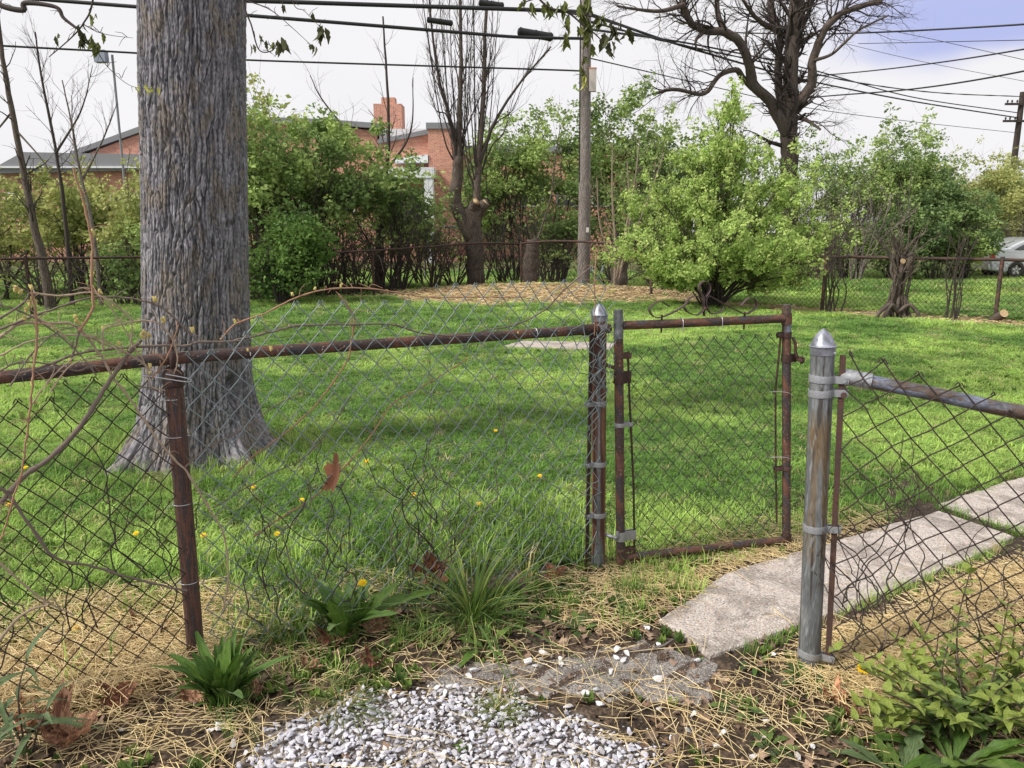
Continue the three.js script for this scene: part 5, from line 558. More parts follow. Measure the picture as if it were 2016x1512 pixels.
// ---------------------------------------------------------------- trees and shrubs along the boundaries
function grow(B, p, dir, len, rad, lvl, o, r, tips) {
  const n = lvl > 1 ? 6 : lvl > 0 ? 4 : 3, pts = [p.clone()], d = dir.clone().normalize(); let q = p.clone();
  for (let i = 0; i < n; i++) { d.add(V(r.r(-1, 1), r.r(-1, 1), r.r(-1, 1)).multiplyScalar(o.wob)).add(V(0, o.up, 0)).normalize(); q = q.clone().addScaledVector(d, len / n); pts.push(q); }
  B.tube(pts, (t) => rad * mix(1, o.taper, t), rad > 0.03 ? 8 : rad > 0.012 ? 5 : 3, false);
  if (lvl <= 0) { tips.push([pts[n], d.clone()]); tips.push([pts[n - 1].clone().lerp(pts[n - 2], 0.5), d.clone()]); return; }
  const k = o.kids[Math.min(o.kids.length - 1, lvl - 1)];
  for (let i = 0; i < k; i++) { const t = mix(o.first, 1, (i + r()) / k), f = t * n, a = Math.min(n - 1, Math.floor(f)), b = pts[a].clone().lerp(pts[a + 1], f - a); const ax = V(r.r(-1, 1), r.r(-1, 1), r.r(-1, 1)).cross(d).normalize(); const nd = d.clone().applyAxisAngle(ax, o.ang * r.r(0.6, 1.3)); grow(B, b, nd, len * o.shrink * r.r(0.7, 1.2), rad * mix(1, o.taper, t) * 0.6, lvl - 1, o, r, tips); }
}
function clusterGeo(seed, n, R, L, fam = ovate) { const b = new MB(), r = rng(seed); for (let i = 0; i < n; i++) { // small folded leaves
    const c = V(r.r(-1, 1), r.r(-0.8, 0.8), r.r(-1, 1)).multiplyScalar(R), d = V(r.r(-1, 1), r.r(-0.9, 0.5), r.r(-1, 1)).normalize(), s = V(r.r(-1, 1), r.r(-0.3, 0.3), r.r(-1, 1)).cross(d).normalize(), l = L * r.r(0.7, 1.3), w = l * 0.3, up = s.clone().cross(d); if (up.y < 0) up.negate();
    const a = c, e = c.clone().addScaledVector(d, l), m = c.clone().addScaledVector(d, l * 0.45), nn = up.clone().add(V(0, 0.4, 0)).normalize(); const i0 = b.vert(a, nn, 0, 0), i1 = b.vert(m.clone().addScaledVector(s, w).addScaledVector(up, w * 0.3), nn, 0, 0), i2 = b.vert(e, nn, 0, 0), i3 = b.vert(m.clone().addScaledVector(s, -w).addScaledVector(up, w * 0.3), nn, 0, 0); b.i.push(i0, i1, i2, i0, i2, i3); }
  const g = b.geo(); g.computeVertexNormals(); return g; }
const clusters = [clusterGeo(1, 8, 0.12, 0.115), clusterGeo(2, 8, 0.12, 0.11), clusterGeo(3, 9, 0.13, 0.1)];
const foliage = leafMat(1, 1, 1, { transmission: 0.42 });
function shrub(name, label, group, x, z, h, rx, rz, o) {
  const y0 = H(x, z), T = thing(name, label, o.cat ?? 'shrub', group, [x, y0, z]), r = rng(o.seed), B = new MB(), tips = [];
  const go = { wob: 0.22, up: 0.05, taper: 0.5, kids: [4, 4, 3], first: 0.3, ang: 0.75, shrink: 0.55, ...o.go };
  for (let i = 0; i < (o.stems ?? 9); i++) { const a = r() * 6.28, s = o.spread ?? 0.55; const d = V(Math.cos(a) * s * r.r(0.2, 1) * rx / h * 2, 1, Math.sin(a) * s * r.r(0.2, 1) * rz / h * 2); grow(B, V(Math.cos(a) * rx * 0.25 * r(), -0.05, Math.sin(a) * rz * 0.25 * r()), d, h * r.r(0.5, 0.78), o.rad ?? 0.03, 2, go, r, tips); }
  part(T, 'branches', B.geo(), o.bark ?? M.twigDark);
  if (!o.leaves) return T;
  const L = [], sc = o.size ?? 1, lowy = o.low ?? 0.12; let guard = 0; const cy = h * (o.cy ?? 0.52), ry = h * (1 - (o.cy ?? 0.52));
  const want = Math.round(o.leaves * 0.55); while (L.length < want && guard++ < o.leaves * 14) {
    let p; if (r() < (o.onTips ?? 0.6)) { const t = r.pick(tips); p = t[0].clone().add(V(r.r(-1, 1), r.r(-1, 1), r.r(-1, 1)).multiplyScalar(0.16 * sc)); }
    else { const u = V(r.r(-1, 1), r.r(-1, 1), r.r(-1, 1)); const len = u.length(); if (len > 1 || len < 0.45) continue; p = V(u.x * rx, cy + u.y * (u.y > 0 ? ry : cy), u.z * rz); if (o.cone) { const k = 1 - o.cone * sm(cy * 0.8, h, p.y); p.x *= k; p.z *= k; } }
    if (p.y < h * lowy * r() + 0.05) continue;
    const q = Math.hypot(p.x / rx, p.z / rz, (p.y - cy) / (p.y > cy ? ry : cy)); if (q > 1.28 + 0.3 * N3(p.x * 2, p.y * 2, p.z * 2 + o.seed)) continue;
    if (N3(p.x * 1.5 + x, p.y * 1.5, p.z * 1.5 + z) + 0.45 * N3(p.x * 4 + x, p.y * 4, p.z * 4) < (o.gap ?? 0.02)) continue;
    if (p.y < h * 0.45 && o.thin && r() < o.thin) continue;
    const y = sm(-0.35, 0.35, N3(p.x * 1.1 + x, p.y * 1.1, p.z * 1.1 + 5)) * 0.7 + r() * 0.3, c = mixc(o.c0, o.c1, y), k = r.r(0.8, 1.2);
    L.push([TRS(p.x, p.y, p.z, r.r(-0.5, 0.5), r() * 6.28, r.r(-0.5, 0.5), sc * r.r(0.7, 1.2)), rgb(c[0] * k, c[1] * k, c[2] * k)]);
  }
  for (let v = 0; v < 3; v++) scatter(T, 'foliage', clusters[v], foliage, L.filter((_, i) => i % 3 === v));
  return T;
}
const hedgeC = { c0: [0.15, 0.235, 0.075], c1: [0.42, 0.54, 0.17] }, warmC = { c0: [0.25, 0.3, 0.09], c1: [0.52, 0.54, 0.2] }, darkC = { c0: [0.1, 0.17, 0.065], c1: [0.27, 0.38, 0.13] };
const HG = 'green shrubs along the left back fence', HM = 'green shrubs behind the utility pole', HR = 'green shrubs beyond the neighbouring lawn', HL = 'shrubs behind the old fence at far left';
shrub('hedge_shrub', 'tall green shrub directly right of the oak trunk', HG, -5.7, -17.6, 4.5, 1.5, 1.2, { seed: 1, leaves: 2600, ...hedgeC, low: 0.25, thin: 0.35 });
shrub('hedge_shrub', 'broad green shrub between oak trunk and chimney', HG, -4.6, -18.6, 4.2, 1.7, 1.2, { seed: 2, leaves: 2600, ...hedgeC, low: 0.4, thin: 0.5 });
shrub('hedge_shrub', 'thinner green shrub below the brick chimney', HG, -3.1, -19.6, 3.4, 1.3, 1.0, { seed: 3, leaves: 1300, ...hedgeC, low: 0.5, thin: 0.6, gap: 0 });
shrub('hedge_shrub', 'low dense bright green shrub at the fence right of the oak', HG, -4.75, -15.9, 1.95, 1.05, 0.8, { seed: 4, leaves: 1700, c0: [0.06, 0.13, 0.03], c1: [0.16, 0.27, 0.06], size: 0.85, cy: 0.45 });
shrub('hedge_shrub', 'tall shrub with reddish new growth above the oak side hedge', HG, -6.3, -19.5, 4.7, 1.3, 1.0, { seed: 5, leaves: 900, ...warmC, low: 0.6, gap: 0.05, onTips: 0.8 });
shrub('hedge_shrub', 'pale green shrub at the far left picture edge', HL, -11.4, -17.2, 2.7, 1.4, 1.0, { seed: 6, leaves: 900, ...warmC, gap: -0.02, thin: 0.5 });
shrub('hedge_shrub', 'pale yellow green shrub below the left roof', HL, -9.9, -18.2, 2.7, 1.5, 1.0, { seed: 7, leaves: 1300, ...warmC, thin: 0.5 });
shrub('hedge_shrub', 'pale green shrub just left of the oak trunk', HL, -8.3, -17.6, 2.8, 1.3, 1.0, { seed: 8, leaves: 1200, ...warmC, thin: 0.4 });
shrub('hedge_shrub', 'low green shrub left of the oak at fence height', HL, -7.5, -15.8, 1.6, 0.8, 0.6, { seed: 9, leaves: 420, ...hedgeC, size: 0.9 });
shrub('hedge_shrub', 'green shrub right of the pollarded tree, behind the cut stump', HM, 0.1, -24.0, 4.7, 1.4, 1.3, { seed: 10, leaves: 1500, ...hedgeC, thin: 0.45 });
shrub('hedge_shrub', 'tall green shrub just left of the utility pole', HM, 1.3, -24.3, 5.6, 1.6, 1.3, { seed: 11, leaves: 2400, ...hedgeC, thin: 0.4 });
shrub('hedge_shrub', 'tall green shrub just right of the utility pole', HM, 3.2, -24.2, 5.6, 1.6, 1.3, { seed: 12, leaves: 2600, ...hedgeC, thin: 0.2 });
shrub('hedge_shrub', 'tall green shrub left behind the bright lime green bush', HM, 4.9, -24.8, 5.2, 1.6, 1.3, { seed: 13, leaves: 2400, ...hedgeC });
shrub('hedge_shrub', 'small green shrub at the foot of the utility pole', HM, 1.35, -21.4, 2.1, 0.8, 0.6, { seed: 14, leaves: 520, ...hedgeC, size: 0.9, low: 0.4 });
shrub('hedge_shrub', 'thin airy green shrub right of the big bare tree', HR, 12.1, -27.6, 5.0, 1.6, 1.3, { seed: 15, leaves: 1300, ...hedgeC, gap: 0.04, onTips: 0.7 });
shrub('hedge_shrub', 'tallest green shrub right of the big bare tree', HR, 13.7, -28, 5.5, 1.7, 1.4, { seed: 16, leaves: 2600, ...hedgeC });
shrub('hedge_shrub', 'dense dark green shrub behind the cut back shrub', HR, 14.6, -27, 3.6, 1.6, 1.2, { seed: 17, leaves: 2300, ...darkC });
shrub('hedge_shrub', 'rounded green shrub left of the parked car', HR, 15.6, -30, 4.6, 1.6, 1.3, { seed: 18, leaves: 2400, ...hedgeC });
shrub('hedge_shrub', 'wide olive green shrub behind the parked car', HR, 19.6, -33.5, 4.4, 2.3, 1.5, { seed: 19, leaves: 2500, ...warmC, size: 1.2 });
shrub('hedge_shrub', 'reddish topped green shrub under the far utility pole', HR, 22.8, -36, 5.0, 2.2, 1.5, { seed: 20, leaves: 2500, ...warmC, size: 1.25 });
shrub('hedge_shrub', 'olive green shrub at the far right picture edge', HR, 26, -36, 4.8, 2.4, 1.5, { seed: 21, leaves: 2200, ...warmC, size: 1.25 });
shrub('hedge_shrub', 'low green shrub behind the right fence post with vines', HR, 11.4, -26.4, 2.0, 1.3, 1.0, { seed: 22, leaves: 900, ...hedgeC });
shrub('hedge_shrub', 'low bright green shrub near the car tail', HR, 15.3, -26.6, 2.2, 1.2, 0.8, { seed: 23, leaves: 900, ...hedgeC });
shrub('hedge_shrub', 'dark evergreen mass at the base of the far hedge', HR, 13.0, -26.2, 2.6, 1.3, 1.0, { seed: 24, leaves: 1300, ...darkC });
// thin spring brush that closes the gaps
const wisp = (label, group, x, z, h, rx, seed, leaves, c) => shrub('wispy_shrub', label, group, x, z, h, rx, 0.9, { seed, stems: 11, rad: 0.026, leaves, ...c, gap: -0.02, onTips: 0.85, size: 0.95, low: 0.2, go: { wob: 0.2, kids: [4, 4, 4], up: 0.06, ang: 0.6 } });
wisp('wispy brush at the far left behind the saplings', HL, -12.6, -18.6, 2.8, 1.4, 101, 600, warmC);
wisp('wispy brush below the grey hipped roof', HL, -10.9, -19.6, 2.8, 1.4, 102, 600, warmC);
wisp('wispy brush beside the floodlight mast', HL, -9.0, -20.2, 3.1, 1.3, 103, 600, warmC);
wisp('tall wispy brush right behind the oak trunk', HG, -7.4, -19.2, 4.6, 1.3, 104, 900, hedgeC);
wisp('wispy brush in front of the brick porch', HG, -2.4, -21.5, 2.3, 1.1, 105, 360, hedgeC);
wisp('wispy brush behind the pollarded tree', HG, -1.0, -23.5, 3.7, 1.3, 106, 700, hedgeC);
wisp('wispy brush just left of the lime green bush', HM, 3.9, -21.5, 3.6, 1.2, 107, 600, hedgeC);
wisp('wispy brush seen right of the lime green bush', HR, 9.0, -27.5, 3.9, 1.5, 108, 900, hedgeC);
wisp('tall wispy brush beside the big bare tree', HR, 11.2, -29.5, 5.4, 1.5, 109, 1000, hedgeC);
wisp('wispy brush between the tall shrubs at right', HR, 15.4, -31.5, 5.2, 1.7, 110, 1100, hedgeC);
wisp('wispy brush above the parked car roof', HR, 18.6, -34.5, 5.2, 1.9, 111, 1100, warmC);
wisp('wispy brush at the far right picture edge', HR, 24.4, -38.5, 5.6, 2.0, 112, 1100, warmC);
wisp('low wispy brush left of the parked car', HR, 16.6, -28.6, 2.4, 1.0, 113, 500, hedgeC);
// bare thickets: tangles of dark leafless stems along the fence
const TG = 'leafless thickets along the back fence';
[[-10.4, -14.6, 1.7, 'bare thicket at the far left fence end'], [-9.2, -15.3, 1.7, 'bare thicket behind the leaning sapling'], [-7.9, -15.9, 1.9, 'bare thicket just left of the oak trunk'], [-5.6, -16.9, 2.0, 'bare thicket right of the oak trunk'], [-4.3, -17.8, 2.2, 'bare dark thicket below the broad green shrub'], [-3.6, -18.3, 2.4, 'bare dark thicket below the brick chimney'], [-2.7, -18.9, 2.6, 'bare dark thicket beneath the porch'], [-2.0, -19.4, 2.3, 'bare thicket left of the pollarded tree'], [-0.2, -21.2, 2.4, 'bare thicket between pollarded tree and cut stump'], [1.0, -21.6, 2.8, 'bare upright thicket between stump and utility pole'], [2.7, -20.6, 1.3, 'low bare thicket right of the utility pole'], [3.6, -18.6, 1.1, 'low bare thicket behind the left of the lime bush'], [0.7, -22.8, 3.4, 'tall bare thicket behind the cut stump'], [-6.6, -16.5, 1.9, 'bare thicket hidden partly by the oak trunk'], [-5.0, -17.3, 2.1, 'second bare thicket right of the oak trunk'], [-3.9, -18.0, 2.0, 'bare thicket between the two dark thickets'], [-3.1, -18.6, 2.2, 'dense bare thicket below the porch roof'], [-1.5, -19.8, 1.9, 'bare thicket touching the pollarded trunk'], [-11.6, -13.6, 1.6, 'bare thicket at the left picture edge']].forEach(([x, z, h, label], i) => shrub('bare_thicket', label, TG, x, z, h, 0.85, 0.55, { seed: 60 + i, stems: 15, rad: 0.018, bark: i % 4 === 3 ? M.twigBrown : M.twigDark, spread: 0.9, go: { wob: 0.3, kids: [4, 4], ang: 0.8, shrink: 0.5, up: 0.02 }, cat: 'thicket' }));
shrub('bare_thicket', 'hazy brown leafless shrub right of the lime green bush', 'leafless thickets along the back fence', 10.1, -25.5, 3.3, 1.5, 1.0, { seed: 80, stems: 16, rad: 0.022, bark: M.twigBrown, go: { kids: [5, 5, 4], wob: 0.25 }, cat: 'thicket' });
shrub('bare_thicket', 'thin grey leafless shrub rising by the right fence end', TG, 10.9, -24.5, 4.0, 0.9, 0.8, { seed: 81, stems: 7, rad: 0.035, bark: M.barkGrey, go: { kids: [4, 4, 3] }, cat: 'thicket' });
shrub('bare_thicket', 'brown leafless shrub above the parked car', TG, 19.5, -31.5, 2.7, 1.6, 0.8, { seed: 82, stems: 14, rad: 0.025, bark: M.twigBrown, go: { kids: [5, 5, 4], wob: 0.25 }, cat: 'thicket' });

{ // the lime green bush on the lawn's edge
  const x = 4.0, z = -15.4, T = thing('lime_green_bush', 'large lime green leafy bush in the middle of the far lawn edge', 'bush', null, [x, H(x, z), z]), r = rng(91), B = new MB(), tips = [];
  const go = { wob: 0.12, up: 0.03, taper: 0.5, kids: [4, 5, 4], first: 0.25, ang: 0.6, shrink: 0.5 };
  const ends = []; for (let i = 0; i < 26; i++) { const a = i * 2.4, t = i / 26; ends.push([Math.cos(a) * mix(0.15, 2.1, t), mix(4.25, 0.9, Math.pow(t, 0.8)), Math.sin(a) * mix(0.15, 1.6, t)]); }
  ends.push([2.25, 1.9, 0.2], [2.3, 1.5, -0.2], [-2.1, 2.1, 0.2], [-2.0, 1.4, 0.3], [1.2, 3.1, 0.1], [-0.9, 3.1, 0.1], [0.1, 4.4, 0], [-0.25, 4.1, 0.1], [1.5, 2.6, 0.2], [1.9, 1.1, 0.3], [-1.5, 2.6, 0], [-1.2, 0.9, 0.5], [0.6, 1.1, 1.2], [-0.5, 1.3, 1.2], [1.3, 0.8, 0.8]); for (let i = 0; i < 13; i++) { const a = i * 2.4; ends.push([Math.cos(a) * r.r(0.9, 1.75), r.r(0.5, 1.3), Math.sin(a) * r.r(0.8, 1.5)]); } for (let i = 0; i < 10; i++) { const a = r() * 6.28; ends.push([Math.cos(a) * r.r(0.4, 1.5), r.r(1.8, 3.4), Math.sin(a) * r.r(0.4, 1.2)]); }
  for (const e of ends) { const E = V(e[0] * (e[1] > 2.6 ? 0.85 : 1) * (e[0] < 0 ? 0.86 : 1) + 0.1, e[1] * 0.86, e[2]), len = E.length(); const b0 = V(r.r(-0.18, 0.18), -0.05, r.r(-0.15, 0.15)); const m = b0.clone().lerp(E, 0.5).add(V(-E.x * 0.12, 0.15, -E.z * 0.12)); const c = curve([b0, m, E], 10); B.tube(c, (t) => mix(0.022, 0.006, t), 5, false); for (let k = 4; k <= 10; k++) for (let q = 0; q < 2; q++) { const d = E.clone().normalize().add(V(r.r(-1, 1), r.r(-0.3, 0.8), r.r(-1, 1)).multiplyScalar(0.8)); grow(B, c[k], d, r.r(0.25, 0.6), 0.008, 1, { ...go, kids: [3] }, r, tips); } }
  part(T, 'branches', B.geo(), M.twigDark);
  const L = []; const g2 = [clusterGeo(11, 8, 0.06, 0.058), clusterGeo(12, 9, 0.065, 0.05), clusterGeo(13, 7, 0.05, 0.066)];
  for (const [p] of tips) for (let k = 0; k < 3; k++) { if (p.y < 0.2 || N3(p.x * 2.2, p.y * 2.2, p.z * 2.2) < -0.04) continue; const q = p.clone().add(V(r.r(-1, 1), r.r(-1, 1), r.r(-1, 1)).multiplyScalar(0.09)); const yv = r(), c = mixc([0.31, 0.46, 0.11], [0.6, 0.71, 0.25], yv), kk = r.r(0.8, 1.15); L.push([TRS(q.x, q.y, q.z, r.r(-0.4, 0.4), r() * 6.28, r.r(-0.4, 0.4), r.r(0.75, 1.15)), rgb(c[0] * kk, c[1] * kk, c[2] * kk)]); }
  for (let v = 0; v < 3; v++) scatter(T, 'foliage', g2[v], foliage, L.filter((_, i) => i % 3 === v));
}
function bareTree(name, label, group, x, z, limbs, o) { // limbs: [r0, r1, [[x,y,z]...]] in metres from the foot; each carries finer wood
  const T = thing(name, label, 'tree', group, [x, H(x, z), z]), r = rng(o.seed), tips = []; const tw = new MB();
  limbs.forEach(([r0, r1, pts, bare], i) => { const p = curve(pts.map((q) => V(...q)), pts.length * 5); part(T, i ? 'limb' : 'trunk', tubeGeo(p.map((v, k) => v.clone().add(V(0.3 * r0 * N3(k * 0.4, i, 1), 0, 0.3 * r0 * N3(k * 0.4, i, 4)))), (t) => mix(r0, r1, Math.pow(t, 0.8)) * (1 + 0.1 * N3(t * 9, i, 2)), r0 > 0.08 ? 12 : 6), r0 < (o.thin ?? 0) ? o.twig : o.bark);
    const n = Math.round((o.dens ?? 3) * V(...pts[0]).distanceTo(V(...pts[pts.length - 1])) * (bare ?? 1)); for (let k = 0; k < n; k++) { const t = mix(o.first ?? 0.3, 1, r()), q = p[Math.floor(t * (p.length - 1))], d = p[Math.min(p.length - 1, Math.floor(t * (p.length - 1)) + 1)].clone().sub(p[Math.max(0, Math.floor(t * (p.length - 1)) - 1)]).normalize().add(V(r.r(-1, 1), r.r(-0.5, 1), r.r(-1, 1)).multiplyScalar(o.side ?? 0.9)); grow(tw, q, d, (o.len ?? 1) * r.r(0.5, 1.2), Math.max(o.minr ?? 0.005, mix(r0, r1, t) * 0.28), o.lvl ?? 2, { wob: 0.28, up: 0.04, taper: 0.45, kids: [3, 3], first: 0.3, ang: 0.7, shrink: 0.55, ...o.go }, r, tips); } });
  part(T, 'twigs', tw.geo(), o.twig ?? o.bark);
  return [T, tips, r];
}
// big leafless tree at the right
{ const base = V(10.55, H(10.55, -30), -30); const rel = LIMBS.map(([a, b, p, c]) => [a, b, p.map(([x, y, z]) => [x - base.x, y - base.y, z - base.z])]); rel[0][2].unshift([0.1, -0.1, 0], [0.05, 1.6, 0]); rel[0][0] = 0.38;
  bareTree('bare_tree', 'huge leafless tree with gnarled limbs at upper right', null, 10.55, -30, rel, { seed: 41, bark: M.bark, twig: M.twigDark, dens: 5, len: 1.6, lvl: 2, minr: 0.009, side: 1.1, go: { wob: 0.35, up: 0.0, kids: [4, 4] } }); }
{ // pollarded tree with long upright shoots
  const shoots = [[0.25, 0.2, [[0.02, -0.1, 0], [0, 0.45, 0], [-0.02, 1.1, 0], [-0.05, 1.6, 0], [-0.06, 2.0, 0]], 0], [0.2, 0.13, [[-0.08, 1.25, 0], [-0.34, 1.75, 0.02], [-0.5, 2.15, 0], [-0.44, 2.7, 0], [-0.4, 3.2, 0]], 0], [0.17, 0.13, [[-0.02, 1.65, 0], [0.16, 1.95, 0.08], [0.3, 2.1, 0.16]], 0], [0.13, 0.12, [[-0.08, 1.8, 0], [-0.02, 2.0, 0.12], [0.06, 2.12, 0.22]], 0],
    [0.1, 0.025, [[-0.4, 3.1, 0], [-0.36, 4.2, 0], [-0.3, 5.6, 0], [-0.34, 9, 0]], 1.2], [0.11, 0.025, [[0.05, 1.9, 0], [0.1, 3.0, 0], [0.22, 4.4, 0], [0.3, 6, 0], [0.42, 9, 0]], 1.2], [0.07, 0.02, [[-0.42, 3.0, 0], [-0.56, 4.0, 0.1], [-0.9, 5.4, 0.1], [-1.1, 7.6, 0.1]], 1.2], [0.06, 0.02, [[0.12, 3.0, 0], [0.5, 4.0, 0.1], [1.1, 4.9, 0.1], [1.9, 5.8, 0.1]], 1.5]]; const r = rng(42);
  for (let i = 0; i < 24; i++) { const a = r.r(-1, 1), d = r.r(-1, 1), b = i % 2 ? [-0.42 + 0.05 * a, r.r(2.6, 3.6), 0] : [0.08 + 0.12 * a, r.r(2.0, 3.4), 0.1 * d]; const top = r.r(4.6, 8.2), sx = a * r.r(0.6, 2.0) + (i % 2 ? -0.3 : 0.3); shoots.push([0.024, 0.007, [b, [b[0] + sx * 0.3, b[1] + 0.7, d * 0.3], [b[0] + sx * 0.6, mix(b[1], top, 0.55), d * 0.6], [b[0] + sx * 0.85, top, d * 0.9]], 0.8]); }
  const [T] = bareTree('pollarded_tree', 'pollarded tree with knobbed trunk and long upright bare shoots', null, -0.95, -20.1, shoots, { seed: 43, thin: 0.075, bark: M.bark, twig: M.twigDark, dens: 2.6, len: 0.9, lvl: 1, side: 0.5, minr: 0.007, first: 0.35, go: { up: 0.14, ang: 0.5 } });
  for (const [a, b] of [[[0.16, 1.95, 0.08], [0.3, 2.1, 0.16]], [[-0.02, 2.0, 0.12], [0.06, 2.12, 0.22]]]) { const A = V(...a), Bb = V(...b), d = Bb.clone().sub(A).normalize(); part(T, 'cut_face', tubeGeo([Bb.clone().addScaledVector(d, 0.002), Bb.clone().addScaledVector(d, 0.012)], 0.105, 14), M.cutWood); }
}
bareTree('bare_tree', 'slender dark leafless tree in front of the chimney', null, -3.45, -20.2, [[0.14, 0.1, [[0, -0.1, 0], [0.02, 0.8, 0], [0.08, 1.6, 0]], 0.2], [0.09, 0.02, [[0.05, 1.4, 0], [0.18, 2.4, 0], [0.32, 3.4, 0], [0.36, 4.6, 0], [0.3, 6.6, 0]]], [0.045, 0.01, [[0.25, 2.8, 0], [-0.4, 3.6, 0.1], [-1.2, 4.6, 0.2], [-1.5, 5.2, 0.2]]], [0.04, 0.01, [[0.3, 3, 0], [0.9, 3.9, 0], [1.0, 5.2, 0]]], [0.03, 0.01, [[0.1, 2.2, 0], [-0.7, 3.0, 0.1], [-1.0, 4.0, 0.2]]]], { seed: 44, bark: M.twigDark, twig: M.twigBrown, dens: 2.4, len: 0.8, lvl: 1, minr: 0.006, go: { up: 0.12 } });
bareTree('bare_sapling', 'tallest dark leafless sapling at far left', 'leafless saplings left of the oak', -8.75, -14.6, [[0.1, 0.02, [[0, -0.1, 0], [-0.02, 0.7, 0], [-0.12, 1.6, 0], [-0.2, 2.6, 0], [-0.3, 4.0, 0], [-0.32, 5.1, 0], [-0.28, 6.2, 0]]], [0.02, 0.006, [[-0.28, 3.6, 0], [-0.7, 3.2, 0], [-1.1, 3.05, 0]]], [0.02, 0.006, [[-0.25, 3.3, 0], [0.2, 2.8, 0.1], [0.5, 2.3, 0.1]]]], { seed: 45, bark: M.bark, twig: M.twigDark, dens: 4, len: 0.55, lvl: 1, minr: 0.005, first: 0.35 });
bareTree('bare_sapling', 'second leafless sapling from the left picture edge', 'leafless saplings left of the oak', -8.9, -15.6, [[0.05, 0.012, [[0, -0.1, 0], [0.05, 1.8, 0], [0.02, 3.0, 0], [-0.1, 4.4, 0], [-0.12, 5.2, 0]]], [0.025, 0.006, [[0.02, 3, 0], [0.6, 3.8, 0], [0.9, 4.6, 0]]]], { seed: 46, bark: M.twigDark, dens: 5, len: 0.6, lvl: 1, minr: 0.005, first: 0.4 });
bareTree('bare_sapling', 'forked leafless sapling nearest the oak trunk', 'leafless saplings left of the oak', -8.2, -15.4, [[0.045, 0.01, [[0, -0.1, 0], [-0.02, 1.6, 0], [-0.15, 2.6, 0], [-0.2, 3.4, 0], [-0.3, 4.3, 0]]], [0.025, 0.006, [[-0.1, 2.5, 0], [0.4, 3.3, 0], [0.7, 3.9, 0]]], [0.02, 0.005, [[-0.1, 2.3, 0], [-0.15, 3.2, 0.1], [-0.1, 4.0, 0.1]]]], { seed: 47, bark: M.barkGrey, twig: M.twigBrown, dens: 5, len: 0.6, lvl: 1, minr: 0.005, first: 0.45 });
bareTree('bare_sapling', 'pale multi stemmed sapling right of the utility pole', 'pale bare shoots near the pole', 2.55, -19.2, [[0.045, 0.012, [[0, -0.1, 0], [-0.02, 1, 0], [-0.12, 2.2, 0], [-0.15, 3.4, 0]]], [0.04, 0.01, [[0.02, 0.2, 0], [0.2, 1.2, 0], [0.4, 2.4, 0], [0.5, 3.5, 0]]], [0.035, 0.01, [[0.05, 0.3, 0], [0.45, 1.3, 0], [0.85, 2.4, 0], [1.1, 3.2, 0]]], [0.03, 0.01, [[0, 0.4, 0], [-0.4, 1.5, 0], [-0.5, 2.6, 0]]], [0.03, 0.01, [[0.1, 0.2, 0], [0.3, 1.5, 0.1], [0.2, 3.0, 0.1]]]], { seed: 48, bark: M.twigPale, dens: 3, len: 0.7, lvl: 1, minr: 0.005, go: { up: 0.15 } });
{ // cut stump with one surviving branch
  const [T] = bareTree('cut_stump', 'sawn off tree stump with one thin branch by the straw mound', null, 0.5, -20.3, [[0.24, 0.17, [[-0.05, -0.1, 0], [-0.02, 0.4, 0], [0.03, 0.85, 0], [0.05, 1.16, 0]], 0], [0.035, 0.01, [[0.12, 1.05, 0], [0.3, 1.6, 0], [0.5, 2.3, 0], [0.6, 3.2, 0], [0.72, 4.0, 0]]], [0.018, 0.005, [[0.5, 2.3, 0], [0.9, 2.25, 0.1], [1.4, 2.1, 0.2]]]], { seed: 49, bark: M.bark, twig: M.twigPale, dens: 2, len: 0.8, lvl: 1, minr: 0.005 }); T.userData.category = 'stump';
  const c = part(T, 'cut_face', new THREE.CylinderGeometry(0.165, 0.165, 0.01, 20), M.cutWood); c.position.set(0.05, 1.165, 0);
  const s2 = bareTree('cut_stump', 'short thick stump overgrown at the left of the lime bush', null, 2.75, -19.9, [[0.22, 0.2, [[0, -0.1, 0], [0, 0.5, 0], [0.02, 1.05, 0]], 0.5]], { seed: 50, bark: M.bark, twig: M.twigDark, dens: 10, len: 0.6, lvl: 1 })[0]; s2.userData.category = 'stump';
}
